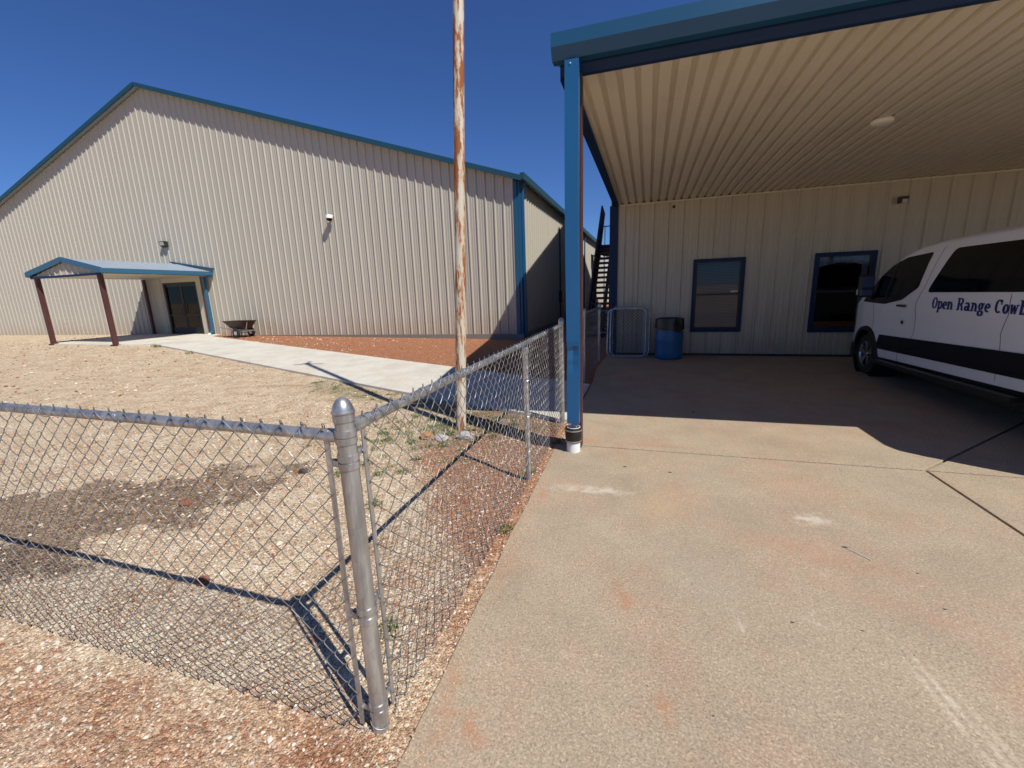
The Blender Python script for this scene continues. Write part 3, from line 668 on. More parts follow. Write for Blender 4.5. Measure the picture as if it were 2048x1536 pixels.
mb = MB(); mb.tube([(X0+.08, YY-.3, Z0+.2), (X0+.22, YY+.3, Z0+.2)], .015, 8); mb.box((X0-.1, YY-.2, Z0+.27), (X0+.5, YY+.2, Z0+.31)); mb.build('axle', M['galv'], wb)

wb.scale = (.86, .9, .9); wb.location.x += .12
# ------------------------------------------------------------------ building with the carport
WY = 10.42; SZ = 3.34; FX = -.80; RXE = 17.
bl = empty('metal_building', (3, WY, 0), 'beige metal building with blue trim and deep carport roof on the right', 'building')
wins = [(.975, 1.895, .60, 2.05), (3.25, 4.19, .58, 2.05)]
mb = MB(); sheet(mb, rpanel(-.69, RXE, -.55, mh=.004, h=.03, bw=.06, tw=.022), lambda u, o, z: (u, WY-o, z), lambda u: .045, lambda u: SZ+.02, wins)
mb.build('wall', M['wall'], bl)
mb = MB(); mb.box((-.87, WY-.036, .0), (-.685, WY+.03, SZ+.0)); mb.box((-.868, WY+.032, 0), (-.83, WY+.2, SZ)); mb.build('corner_trim', M['navy'], bl)
mb = MB(); mb.box((-.68, WY-.012, .0), (RXE, WY+.05, .045)); mb.build('base_trim', M['black'], bl)
# end wall with gable, roof
RY = 21.5; RZ2 = 9.66; EY = 3.9; EZ2 = 3.46; BY2 = 2*RY-EY; sl2 = (RZ2-EZ2)/(RY-EY)
rz2 = lambda y: RZ2 - sl2*abs(y-RY)
mb = MB(); sheet(mb, rpanel(WY+.2, BY2-.3, WY+.4), lambda u, o, z: (-.85-o*.9, u, z), lambda u: .02, lambda u: rz2(u)-.05)
sheet(mb, rpanel(EY+.3, WY+.2, EY+.5), lambda u, o, z: (-.74-o*.8, u, z), lambda u: SZ+.02, lambda u: max(SZ+.03, rz2(u)-.05)); mb.build('wall', M['wall'], bl)
mb = MB(); mb.add([(-.8,BY2-.3,0),(RXE,BY2-.3,0),(RXE,BY2-.3,3.4),(-.8,BY2-.3,3.4)], [(0,1,2,3)]); mb.add([(RXE,WY,0),(RXE,BY2-.3,0),(RXE,BY2-.3,rz2(BY2-.3)),(RXE,RY,RZ2-.05),(RXE,EY+.2,rz2(EY+.2)-.05),(RXE,EY+.2,SZ),(RXE,WY,SZ)], [tuple(range(7))]); mb.build('wall', M['wall'], bl)
for y0, y1 in ((EY+.205, RY), (BY2, RY)):
    mb = MB(); a = .07
    mb.add([(FX,y0,rz2(y0)+a),(RXE+.1,y0,rz2(y0)+a),(RXE+.1,y1,RZ2+a),(FX,y1,RZ2+a),(FX,y0,rz2(y0)),(RXE+.1,y0,rz2(y0)),(RXE+.1,y1,RZ2),(FX,y1,RZ2)], [(0,1,2,3),(7,6,5,4),(0,4,5,1),(1,5,6,2),(2,6,7,3),(3,7,4,0)])
    mb.build('roof', M['roofmetal'], bl, fixn=True)
    mb = MB(); mb.bar((FX-.012, y0, rz2(y0)-.01), (FX-.012, y1, RZ2-.01), .03, .16); mb.build('rake_trim', M['teal'], bl)
# gutter along the front
GY = 3.9
prof = [(GY, 3.475), (GY, 3.575), (GY+.05, 3.59), (GY+.148, 3.62), (GY+.148, 3.40), (GY+.05, 3.392)]
mb = MB(); n = len(prof); xs_ = (-.815, RXE+.1)
mb.add([(xs_[0], y, z) for y, z in prof] + [(xs_[1], y, z) for y, z in prof], [(i, (i+1) % n, n+(i+1) % n, n+i) for i in range(n)] + [tuple(range(n)), tuple(range(2*n-1, n-1, -1))]); mb.build('gutter', M['teal'], bl, fixn=True)
mb = MB(); prof = [(GY+.15, 3.385), (GY+.15, 3.44), (GY+.24, 3.44), (GY+.24, SZ-.012), (GY+.19, SZ-.012), (GY+.17, SZ+.01)]; n = len(prof)
mb.add([(-.765, y, z) for y, z in prof] + [(RXE, y, z) for y, z in prof], [(i, (i+1) % n, n+(i+1) % n, n+i) for i in range(n)] + [tuple(range(n)), tuple(range(2*n-1, n-1, -1))]); mb.build('front_beam', M['navy'], bl, fixn=True)
mb = MB(); mb.box((-.785, GY+.25, SZ-.015), (-.675, WY-.04, SZ+.12)); mb.build('side_beam', M['navy'], bl)
# soffit, ribs every six inches
mb = MB(); pts = rpanel(-.675, RXE, -.60, pitch=.1524, h=.034, bw=.060, tw=.036, minor=False)
for (a, ha), (b, hb) in zip(pts[:-1], pts[1:]):
    if b-a > 1e-6: mb.add([(a, GY+.2, SZ+.012+ha), (b, GY+.2, SZ+.012+hb), (b, WY+.02, SZ+.012+hb), (a, WY+.02, SZ+.012+ha)], [(0,1,2,3)])
mb.build('soffit', M['soffit'], bl)
mb = MB(); mb.box((-.675, WY-.045, SZ-.02), (RXE, WY-.034, SZ+.006)); mb.build('wall_angle', M['soffit'], bl)
# red steel column and downspout at the corner
mb = MB(); mb.box((-.69, 4.06, 0), (-.589, 4.17, SZ-.015)); mb.build('column', M['redsteel'], bl)
for cx in (5.6, 11.8, 16.6):
    mb = MB(); mb.box((cx-.05, 4.06, 0), (cx+.05, 4.17, SZ-.015)); mb.build('column', M['redsteel'], bl)
DXc = -.652; DYc = 3.965
mb = MB(); NN = 70
vs = []
for i in range(NN+1):
    z = .29 + (3.375-.29)*i/NN; d = .018*math.exp(-((z-.98)/.05)**2) + .008*math.exp(-((z-.86)/.06)**2); jx = .004*math.sin(z*2.1)
    w, h = .057, .045
    for k, (sx, sy) in enumerate(((-1,-1),(0,-1),(1,-1),(1,1),(0,1),(-1,1))):
        dy = d*(1.3 if k == 1 else (.8 if k == 0 else .25)) if sy < 0 else 0
        vs.append((DXc + sx*w + jx + (d*.3 if k == 0 else 0), DYc + sy*h + dy, z))
fs = [(i*6+k, i*6+(k+1) % 6, (i+1)*6+(k+1) % 6, (i+1)*6+k) for i in range(NN) for k in range(6)] + [tuple(range(NN*6, NN*6+6))]
mb.add(vs, fs); ds = mb.build('downspout', M['blue'], bl, fixn=True)
mb = MB(); mb.tube([(DXc-.005, DYc-.045, 3.345), (DXc-.005, DYc-.052, 3.345)], .006, 8); mb.build('screw', M['lampwhite'], ds)
# windows
def window(k, x0, x1, z0, z1):
    t = .05
    mb = MB()
    mb.box((x0-t, WY-.05, z0-.07), (x0+.012, WY+.0, z1+t)); mb.box((x1-.012, WY-.05, z0-.07), (x1+t, WY+.0, z1+t))
    mb.box((x0+.012, WY-.052, z1-.008), (x1-.012, WY+.0, z1+t)); mb.box((x0+.012, WY-.052, z0-.07), (x1-.012, WY+.0, z0+.01))
    zm = (z0+z1)/2 + .02
    w_ = mb.build('window', M['navy'], bl, bevel=.004)
    mb = MB()
    for a, b in (((x0+.012, WY-.03, z0+.01), (x0+.04, WY+.03, z1-.008)), ((x1-.04, WY-.03, z0+.01), (x1-.012, WY+.03, z1-.008)), ((x0+.04, WY-.028, z1-.035), (x1-.04, WY+.028, z1-.008)), ((x0+.04, WY-.028, z0+.01), (x1-.04, WY+.028, z0+.04)), ((x0+.04, WY-.036, zm-.02), (x1-.04, WY+.028, zm+.02))): mb.box(a, b)
    mb.build('sash', M['black'], w_)
    mb = MB(); mb.box((x0+.04, WY-.012, z0+.04), (x1-.04, WY-.006, zm-.02)); mb.build('pane', M['glass'], w_)
    mb = MB(); mb.box((x0+.04, WY-.004, zm+.02), (x1-.04, WY+.002, z1-.035)); mb.build('pane', M['glass'], w_)
    return w_, zm
w1, zm1 = window(0, *wins[0]); w2, zm2 = window(1, *wins[1])
mb = MB(); mb.box((1.70, WY-.016, zm1+.035), (1.83, WY-.0135, zm1+.07)); mb.build('sticker', M['paper'], w1)
mb = MB()   # unseen slats added behind the first window, their grey standing in for its reflection
for i in range(44): z = .63 + i*.0325; mb.add([(.98, WY+.07, z), (1.89, WY+.07, z), (1.89, WY+.085, z+.028), (.98, WY+.085, z+.028)], [(0,1,2,3)])
mb.build('reflection_slats', paint('reflection_grey', (.15,.16,.19), .8, .06), w1)
mb = MB(); mb.box((3.3, WY+.1, .6), (4.15, WY+.14, .72)); mb.build('inner_sill', M['orange'], w2)
mb = MB()   # swagged valance in the second window
nc = 30; zt = 2.03
top_ = [(3.26+.92*i/nc, WY+.08+.01*math.sin(i*1.9), zt) for i in range(nc+1)]
bot_ = [(3.26+.92*i/nc, WY+.075+.012*math.sin(i*1.9), 1.80 + .10*math.sin(PI*i/nc)) for i in range(nc+1)]
mb.add(top_+bot_, [(i, i+1, nc+2+i, nc+1+i) for i in range(nc)]); vl = mb.build('valance', M['cloth'], w2)
mb = MB()
for q in range(6):
    r = .09 + q*.045; pts_ = [(3.62 + r*math.cos(a), WY+.055, 1.83 + r*.75*math.sin(a)) for a in np.linspace(.15*PI, .95*PI, 20) if 1.83 + r*.75*math.sin(a) < 2.02]
    if len(pts_) > 3: mb.tube(pts_, .003, 4)
mb.build('stitching', M['band'], vl)
mb = MB(); mb.box((4.06, WY+.09, .72), (4.16, WY+.11, 1.95)); mb.build('curtain', M['cloth'], w2)
mb = MB()
for x0, x1 in ((.4, 2.5), (2.7, 4.9)):
    mb.box((x0, WY+2.5, 0), (x1, WY+2.55, 3)); mb.box((x0, WY+.2, 0), (x0+.05, WY+2.5, 3)); mb.box((x1-.05, WY+.2, 0), (x1, WY+2.5, 3)); mb.box((x0, WY+.2, 2.9), (x1, WY+2.5, 2.95)); mb.box((x0, WY+.2, 0), (x1, WY+2.5, .05))
mb.build('interior', M['room'], bl)
mb = MB(); mb.lathe([(0,-.012),(.03,-.012),(.032,0)], (.477, WY-.004, 3.22), 'y', 12); mb.build('cable_hole', M['black'], bl)

wl2 = empty('wall_lamp', (4.5, WY, 3.0), 'small dark hooded lamp high on the carport wall above the van', 'wall lamp')
mb = MB(); a = (4.40, WY-.035, 2.93); mb.box((4.43, WY-.12, 3.00), (4.575, WY-.034, 3.04)); mb.box((4.43, WY-.12, 2.92), (4.475, WY-.034, 3.0)); mb.build('housing', M['bronze'], wl2, bevel=.008)
mb = MB(); mb.box((4.477, WY-.10, 2.925), (4.565, WY-.036, 2.998)); mb.build('lens', M['lens'], wl2, bevel=.01)
cl = empty('ceiling_light', (2.54, 6.57, SZ), 'round white disc light on the ribbed carport ceiling', 'ceiling light')
mb = MB(); mb.lathe([(0,-.035),(.085,-.032),(.105,-.02),(.11,.012),(.11,.02)], (2.545, 6.575, SZ), n=32); mb.build('disc', M['discwhite'], cl, smooth=True)

# ------------------------------------------------------------------ drain standpipe
dp = empty('drain_pipe', (-.68, 3.965, 0), 'white drain pipe with black rubber coupling under the blue downspout', 'drain pipe')
def hollow(mb, r, z0, z1, t=.005, n=36, c=(-.68+.028, 3.965)):
    mb.lathe([(r-t, z0), (r, z0), (r, z1), (r-t, z1), (r-t, z0+.01)], (c[0], c[1], 0), n=n, cap=False)
mb = MB(); hollow(mb, .066, -.02, .25); mb.build('pipe', M['whitepvc'], dp, smooth=True)
mb = MB(); mb.lathe([(.067,.10),(.074,.10),(.075,.13),(.08,.145),(.081,.225),(.078,.245),(.069,.245),(.069,.2)], (-.652, 3.965, 0), n=36, cap=False); cpl = mb.build('coupling', M['black'], dp, smooth=True)
for z in (.112, .222):
    mb = MB(); rr = .0765 if z < .2 else .083; mb.lathe([(rr,z-.006),(rr+.002,z-.006),(rr+.002,z+.006),(rr,z+.006)], (-.652, 3.965, 0), n=36); mb.tube([(-.665, 3.965-rr-.004, z), (-.64, 3.965-rr-.004, z)], .006, 6); mb.build('clamp', M['chrome'], cpl)

# ------------------------------------------------------------------ rusty pole
PX_, PY_ = -2.105, 4.52
pl = empty('rusty_pole', (PX_, PY_, -.05), 'tall white pole streaked with rust standing behind the fence', 'pole')
mb = MB()
pts = []; rad = []
for i in range(41):
    z = -.1 + 8.6*i/40; pts.append((PX_ + .055*z + .004*math.sin(z*1.3), PY_ + .008*z, z)); rad.append(.062 if z < 1.1 else .0605 - .0012*(z-1.1))
mb.tube(pts, rad, 24); shaft = mb.build('shaft', M['pole'], pl, smooth=True)
mb = MB(); mb.lathe([(.0625,.0),(.0645,.003),(.0625,.012)], (PX_+.034, PY_+.005, .62), n=24); mb.build('weld_seam', M['pole'], shaft)
PX_ += .46; PY_ += .07
mb = MB(); mb.tube([(PX_-.3, PY_-.1, 8.35), (PX_, PY_, 8.45), (PX_+.3, PY_+.12, 8.3)], .03, 8); mb.tube([(PX_, PY_, 8.4), (PX_-.12, PY_+.25, 8.55)], .03, 8); mb.lathe([(0,.1),(.07,.07),(.08,0),(.06,-.04)], (PX_+.01, PY_, 8.48), n=14); mb.build('top_bracket', M['pole'], pl)

# ------------------------------------------------------------------ chain link
def chain(mb, o, d, L, z0, z1, nrm, rad=.0018, wob=.008, sides=4, warp=None):
    """woven diamond wire: o origin xy, d along (unit xy), nrm plane normal (unit xy)"""
    hw = .0415; hh = .039; nc = int(L/hw); nj = int(round((z1-z0)/hh)); 
    if nj % 2: nj += 1
    hh = (z1-z0)/nj
    def P(u, n_, z):
        wv = wob*noise.noise((u*1.3+o[0], z*1.7+o[1], 3.)) + wob*.4*noise.noise((u*5+o[0], z*5, 9.))
        if warp:
            du, dz = warp(u, z); u += du; z += dz
        return (o[0]+d[0]*u+nrm[0]*(n_+wv), o[1]+d[1]*u+nrm[1]*(n_+wv), z)
    for i in range(nc):
        pts = []
        for j in range(nj+1):
            at_left = (i+j) % 2 == 0; c = (i if at_left else i+1)*hw; z = z0+j*hh; ov_ = .0022*(-1 if at_left else 1)
            jx = .002*noise.noise((i*.7, j*.9, o[0]))
            pts.append(P(c+ov_*-1+jx, 0, z))
            if j < nj:
                s = 1 if at_left else -1; c2 = (i+1 if at_left else i)*hw; fr = .0062*s
                for t in (.14, .5, .86): pts.append(P(c+(c2-c)*t + jx, fr*(1.0 if t == .5 else .8), z+hh*t + (.0025*math.sin(PI*t))))
        mb.tube(pts, rad, sides, cap=False)
    for i in range(0, nc, 1):                                   # knuckled ends, top and bottom
        for top, zz in ((True, z1), (False, z0)):
            j = nj if top else 0
            if (i+j) % 2 == 0: 
                c = i*hw; s = 1 if top else -1; k = random.uniform(.8, 1.2)
                mb.tube([P(c-.004, 0, zz-.008*s), P(c-.008, .003, zz+.001*s*k), P(c-.0045, .002, zz+.008*s*k), P(c+.0045, -.002, zz+.008*s*k), P(c+.008, -.003, zz+.001*s*k), P(c+.004, 0, zz-.008*s)], rad, sides, cap=True)

def post(mb, x, y, z0, z1, r=.030, n=24): mb.tube([(x, y, z0), (x, y, z1)], r, n)
def cap_dome(mb, x, y, z, r=.030):
    mb.lathe([(r+.002,-.03),(r+.0035,-.03),(r+.0035,-.006),(r+.0065,-.004),(r+.0065,.001),(r+.003,.004),(r+.001,.014),(r*.86,.026),(r*.6,.037),(r*.3,.043),(.0005,.045)], (x, y, z), n=28)
def band(mb, x, y, z, dirv, r=.030, w=.022, ear=.05):
    """steel strap round the post with an ear towards dirv"""
    mb.lathe([(r+.0008,-w/2),(r+.0035,-w/2),(r+.0035,w/2),(r+.0008,w/2)], (x, y, z), n=28)
    d = Vector((*dirv, 0)).normalized(); s = Vector((-d.y, d.x, 0))
    for q in (-1, 1):
        a = Vector((x, y, z)) + d*(r*.9) + s*q*.0095; b = Vector((x, y, z)) + d*(r+ear) + s*q*.006
        mb.bar(a, b, .0028, w)
    b = Vector((x, y, z)) + d*(r+ear-.012); mb.tube([b - s*.016, b + s*.016], .0048, 8); mb.tube([b - s*.018, b - s*.012], .009, 6)
def tie(mb, p, ax, r):
    """aluminium tie wire wrapped over a rail"""
    ax = Vector(ax); s = Vector((-ax.y, ax.x, 0)); p = Vector(p)
    pts = [p + (s*math.cos(a) + Vector((0,0,1))*math.sin(a))*(r+.003) + ax*(.012*a/PI) for a in np.linspace(-2.2, 3.6, 16)]
    mb.tube(pts, .0022, 5)

CX_, CY_ = -.895, 1.066
LP = (-.92, 3.262); TP = (-.947, 4.93)
fn = empty('chain_link_fence', (CX_, CY_, -.05), 'waist high galvanised chain link fence turning at a domed corner post in front', 'fence')
mb = MB(); post(mb, CX_, CY_, -.12, 1.2)
cpst = mb.build('post', M['galv'], fn, smooth=True); cpst['label'] = 'thick corner post with steel bands'
mb = MB(); cap_dome(mb, CX_, CY_, 1.205); mb.build('cap', M['galv'], cpst, smooth=True)
LD = (-1, 0); RDv = Vector((TP[0]-CX_, TP[1]-CY_)); RL = RDv.length; RDv.normalize(); RD = (RDv.x, RDv.y)
RN = (RD[1], -RD[0])      # towards +x
for z, dv in ((1.135, RD), (1.115-.003, LD), (1.055, RD), (1.028, LD), (.50, RD), (.462, LD), (.10, RD), (.072, LD)):
    mb = MB(); band(mb, CX_, CY_, z, dv, w=.021, ear=.045 if z < 1.1 else .03); mb.build('tension_band', M['galv'], cpst)
mb = MB(); mb.tube([(CX_+.033*math.cos(a), CY_+.033*math.sin(a), .02-.012*math.cos(a)) for a in np.linspace(-2.6, .3, 14)], .0022, 6); mb.build('wire_loop', M['galv'], cpst)
# flat tension bars
mb = MB(); mb.bar((CX_-.072, CY_-.012, -.005), (CX_-.066, CY_-.012, 1.150), .005, .019, up=(1,0,0)); mb.build('tension_bar', M['galv'], fn)
p0 = Vector((CX_+RD[0]*.07+.012, CY_+RD[1]*.07)); mb = MB(); mb.bar((p0.x, p0.y, .03), (p0.x, p0.y, 1.17), .005, .019, up=(0,1,0)); mb.build('tension_bar', M['galv'], fn)
# rails
mb = MB(); ext = 7.4; mb.tube([(CX_-.028, CY_, 1.122), (CX_-.4, CY_, 1.125), (CX_-1.7, CY_+.0, 1.13), (CX_-ext, CY_, 1.13)], .0195, 16); mb.lathe([(.0,-.001)]+[(.023,-.0),(.023,.05),(.0195,.052)], (CX_-.075, CY_, 1.122), 'x', 16); mb.lathe([(.0195,0),(.0235,.01),(.0235,.06),(.0195,.07)], (CX_-2.36, CY_, 1.13), 'x', 16)
lr = mb.build('top_rail', M['galv'], fn, smooth=True)
mb = MB(); mb.tube([(CX_+RD[0]*.03, CY_+.03, 1.145), (CX_+RD[0]*RL*.5, CY_+RD[1]*RL*.5, 1.143), (TP[0], TP[1]-.03, 1.15)], .0195, 16); mb.tube([(CX_+RD[0]*.032, CY_+.032, 1.145), (CX_+RD[0]*.085, CY_+.085, 1.145)], .0235, 16)
rr_ = mb.build('top_rail', M['galv'], fn, smooth=True)
# line posts
for (x, y) in (LP, (CX_-3.05, CY_), (CX_-6.1, CY_)):
    mb = MB(); post(mb, x, y, -.12, 1.10, .0215, 18); q = mb.build('post', M['galv'], fn, smooth=True)
    mb = MB(); mb.lathe([(.0225,1.06),(.026,1.06),(.026,1.09),(.022,1.115)], (x, y, 0), n=18); mb.build('cap', M['galv'], q)
    for z in (.25, .55, .85): mb = MB(); mb.tube([(x+.024*math.cos(a), y+.024*math.sin(a), z+.006*a) for a in np.linspace(-1, 4, 12)], .002, 5); mb.build('tie_wire', M['galv'], q)
mb = MB(); post(mb, TP[0], TP[1], -.12, 1.19); tpst = mb.build('post', M['galv'], fn, smooth=True)
mb = MB(); cap_dome(mb, TP[0], TP[1], 1.195); mb.build('cap', M['galv'], tpst, smooth=True)
for z in (1.12, .95, .6, .25): mb = MB(); band(mb, TP[0], TP[1], z, (-RD[0], -RD[1])); mb.build('tension_band', M['galv'], tpst)
mb = MB()
warpL = lambda u, z: ((.018*math.exp(-((u-1.05)**2+(z-.78)**2)/.004)), (.014*math.exp(-((u-1.0)**2+(z-.74)**2)/.004)) - .02*sm((.25-z)/.3)*noise.noise((u*2, 0, 1)))
chain(mb, (CX_-.062, CY_-.024), LD, 3.9, -.015, 1.160, (0,-1), warp=warpL); mb.build('wire_mesh', M['wire'], fn)
mb = MB()
warpR = lambda u, z: (.03*sm((.2-z)/.3)*noise.noise((u*3, 0, 7)), .035*sm((.25-z)/.3)*noise.noise((u*2.1, 1, 2)))
chain(mb, (CX_+RD[0]*.062+.024, CY_+RD[1]*.062), RD, RL-.1, .0, 1.182, RN, warp=warpR, wob=.012); mb.build('wire_mesh', M['wire'], fn)
for u in (.16, .62, 1.05, 1.5, 2.0, 2.5): mb = MB(); tie(mb, (CX_-u, CY_, 1.127), (-1,0,0), .0195); mb.build('tie_wire', M['galv'], lr)
for u in (.12, .17, .5, .95, 1.45, 1.95, 2.35, 2.9, 3.4): mb = MB(); tie(mb, (CX_+RD[0]*u, CY_+RD[1]*u, 1.144), (RD[0], RD[1], 0), .0195); mb.build('tie_wire', M['galv'], rr_)

# second run, from the open gate to the stairs
f2 = empty('chain_link_fence', (-1.01, 7.3, -.02), 'short shaded run of chain link fence beside the stairs past the gate opening', 'fence')
A2 = (-1.012, 7.3); B2 = (-1.0, 9.6)
for (x, y) in (A2, B2):
    mb = MB(); post(mb, x, y, -.1, 1.19); q = mb.build('post', M['galv'], f2, smooth=True); mb = MB(); cap_dome(mb, x, y, 1.195); mb.build('cap', M['galv'], q, smooth=True)
    for z in (1.12, .9, .55, .2): mb = MB(); band(mb, x, y, z, (0, 1) if y < 8 else (0, -1)); mb.build('tension_band', M['galv'], q)
mb = MB(); mb.tube([(*A2, 1.14), (*B2, 1.14)], .0195, 12); mb.build('top_rail', M['galv'], f2, smooth=True)
mb = MB(); chain(mb, (A2[0]+.02, A2[1]+.05), (0,1), 2.15, .02, 1.17, (1,0), rad=.0018, sides=3); mb.build('wire_mesh', M['wire'], f2)
f3 = empty('chain_link_fence', (-1.5, 12.0, -.02), 'chain link fence across the shaded alley between barn and building', 'fence')
for x in (-1.95, -1.0):
    mb = MB(); post(mb, x, 12.0, -.1, .98, .024, 12); mb.build('post', M['galvdark'], f3, smooth=True)
for z in (.96, .36): mb = MB(); mb.tube([(-1.95, 12., z-.0), (-1.0, 12., z)], .02, 10); mb.build('rail', M['galvdark'], f3, smooth=True)
mb = MB(); chain(mb, (-1.93, 11.97), (1,0), .93, .04, .95, (0,-1), rad=.0018, sides=3); mb.build('wire_mesh', M['galvdark'], f3)

# gate leaves
def round_frame(w, h, r=.12):
    pts = []
    for cx, cz, a0 in ((w-r, r, -PI/2), (w-r, h-r, 0), (r, h-r, PI/2), (r, r, PI)):
        for k in range(7): a = a0 + PI/2*k/6; pts.append((cx + r*math.cos(a), cz + r*math.sin(a)))
    return pts + [pts[0], pts[1]]
def gate(org, d, w, h, lean, label, scroll=False, group=None, mat='galv', n_=None):
    g = empty('chain_link_gate', org, label, 'gate', group)
    d = Vector((*d, 0)).normalized(); nr = Vector((-d.y, d.x, 0)); upv = (Vector((0,0,1)) + nr*lean).normalized(); O = Vector(org)
    T = lambda u, v, n2=0.: O + d*u + upv*v + nr*n2
    mb = MB(); mb.tube([T(u, v) for u, v in round_frame(w, h)], .0165, 10, cap=False); mb.build('frame', M[mat], g, smooth=True)
    tmp = MB(); chain(tmp, (0, 0), (1, 0), w-.06, .03, h-.03, (0, 1), rad=.0032, sides=3, wob=.004)
    mb = MB(); mb.v = [tuple(T(v[0]+.03, v[2], v[1])) for v in tmp.v]; mb.f = tmp.f; mb.build('wire_mesh', M['gatewire'], g)
    for s in (.045, w-.045): mb = MB(); mb.tube([T(s, .06), T(s, h-.06)], .006, 6); mb.build('tension_bar', M[mat], g)
    if scroll:
        mb = MB(); c = w*.5
        mb.tube([T(c + .19*math.cos(a), h + .10*math.sin(a)) for a in np.linspace(0, PI, 16)], .006, 6)
        mb.tube([T(c + .05*math.cos(a), h + .125 + .035*math.sin(a)) for a in np.linspace(-.4, PI+.4, 10)], .006, 6)
        for s in (-1, 1): mb.tube([T(c + s*(.27 + .07*math.cos(a)), h + .02 + .05*math.sin(a)) for a in np.linspace(0, PI*1.2, 12)], .005, 6)
        mb.build('scroll', M[mat], g)
    return g
gate((-.86, 9.98, .02), (1, 0), .84, 1.085, .22, 'front one of two grey gate leaves with rounded corners leaning on the wall', group='gate leaves leaning on the wall')
gate((-.80, 10.10, .02), (1, 0), .86, 1.10, .17, 'rear gate leaf topped by a wire scroll leaning between front leaf and wall', scroll=True, group='gate leaves leaning on the wall')
gate((-1.06, 7.24, .05), (-.16, 1), .98, 1.08, 0, 'open gate leaf hanging on the post past the blue downspout', scroll=True)

# ------------------------------------------------------------------ rubbish barrel
bc = empty('trash_barrel', (.47, 9.93, 0), 'blue barrel lined with a black bag against the carport wall', 'trash can')
mb = MB(); H_ = .86; R_ = .285
mb.lathe([(.0,.0),(.255,.0),(.275,.02),(R_,.06),(R_+.004,.12),(R_,.18),(R_,.38),(R_+.006,.42),(R_,.46),(R_,.62),(R_-.01,H_-.02),(R_-.02,H_-.02)], (.47, 9.93, 0), n=40); mb.build('barrel', M['barrel'], bc, smooth=True)
mb = MB(); n = 60; rows = []
for row in range(9):
    for k in range(n):
        a = 2*PI*k/n; dip = .20 + .025*math.sin(3*a+1) + .10*math.exp(-((((a-5.35+PI) % (2*PI))-PI)/.42)**2)
        if row == 0: r, z = .22, H_-.10
        elif row == 1: r, z = .262, H_-.0
        elif row == 2: r, z = .272+.0, H_+.018
        elif row == 3: r, z = R_+.004, H_+.012
        else:
            t = (row-3)/5; r = R_+.008 + .012*noise.noise((math.cos(a)*4, math.sin(a)*4, row*.7)) + .01*t; z = H_ - dip*t
        rows.append((.47+r*math.cos(a), 9.93+r*math.sin(a), z))
mb.add(rows, [(i*n+k, i*n+(k+1) % n, (i+1)*n+(k+1) % n, (i+1)*n+k) for i in range(8) for k in range(n)]); mb.build('bag', M['bag'], bc, smooth=True)

# ------------------------------------------------------------------ outside stairs
st = empty('outdoor_stairs', (-1.5, 15, 0), 'dark wooden stairs climbing the side of the building in the alley', 'stairs')
mb = MB(); x = -2.02
mb.add([(x,16.0,1.98-.4),(x,19.8,5.02),(x,20.95,4.85),(x,17.3,1.2),(x+.06,16.0,1.98-.4),(x+.06,19.8,5.02),(x+.06,20.95,4.85),(x+.06,17.3,1.2)], [(0,1,2,3),(7,6,5,4),(0,4,5,1),(1,5,6,2),(2,6,7,3),(3,7,4,0)])
mb.add([(x,14.3,-.05),(x,16.0,1.58),(x,17.3,1.2),(x,16.2,-.05),(x+.06,14.3,-.05),(x+.06,16.0,1.58),(x+.06,17.3,1.2),(x+.06,16.2,-.05)], [(0,1,2,3),(7,6,5,4),(0,4,5,1),(1,5,6,2),(2,6,7,3),(3,7,4,0)])
mb.build('side_panel', M['wood'], st, fixn=True)
for i in range(16):
    z = .25 + i*.185; y = 14.6 + i*.23
    mb = MB(); mb.box((-1.96, y, z), (-.98, y+.20, z+.085)); mb.build('tread', M['wood'], st)
mb = MB(); mb.bar((-1.45, 14.5, .02), (-1.45, 18.3, 3.05), .09, .24); mb.bar((-1.02, 14.5, .02), (-1.02, 18.3, 3.05), .06, .24); mb.bar((-1.9, 14.5, .02), (-1.9, 18.3, 3.05), .06, .24); mb.build('stringer', M['wood'], st)
mb = MB(); mb.box((-2.0, 18.4, 3.0), (-.95, 20.9, 3.28)); mb.build('landing', M['navy'], st)
mb = MB()
for x in (-1.95, -1.7, -1.45, -1.2): mb.box((x-.015, 20.8, 3.28), (x+.015, 20.83, 4.3))
mb.box((-2.0, 20.79, 4.28), (-.95, 20.84, 4.32)); mb.box((-2.0, 20.79, 3.42), (-.95, 20.84, 3.45)); mb.build('railing', M['wood'], st)

# ------------------------------------------------------------------ van
VX = 3.45; VC = 4.47; Y0 = 3.78; Y1 = 9.47
def interp(t, tab):
    if t <= tab[0][0]: return tab[0][1]
    for (a, b), (c, d) in zip(tab[:-1], tab[1:]):
        if t <= c: return b + (d-b)*(t-a)/(c-a)
    return tab[-1][1]
ZR = [(3.78,1.90),(3.82,2.0),(3.95,2.075),(4.3,2.095),(6.6,2.085),(7.1,2.07),(7.5,2.03),(7.8,1.955),(8.1,1.81),(8.4,1.62),(8.65,1.45),(8.85,1.32),(9.0,1.24),(9.15,1.15),(9.28,1.04),(9.38,.92),(9.44,.78),(9.47,.62)]
def taper(y): return interp(y, [(3.78,.11),(3.83,.04),(3.95,.0),(8.2,0),(8.7,.012),(9.0,.045),(9.2,.11),(9.35,.22),(9.44,.36),(9.47,.50)])
def tumble(z): return interp(z, [(.30,.035),(.42,.012),(.6,0),(.9,.006),(1.05,-.004),(1.33,.0),(1.5,.018),(1.75,.055),(1.9,.09),(2.0,.15),(2.06,.3)])
def sx(y, z): return VX + taper(y) + tumble(z)
vn = empty('passenger_van', (VC, 6.4, 0), 'white passenger van with dark lower band parked nose to the wall under the carport', 'van')
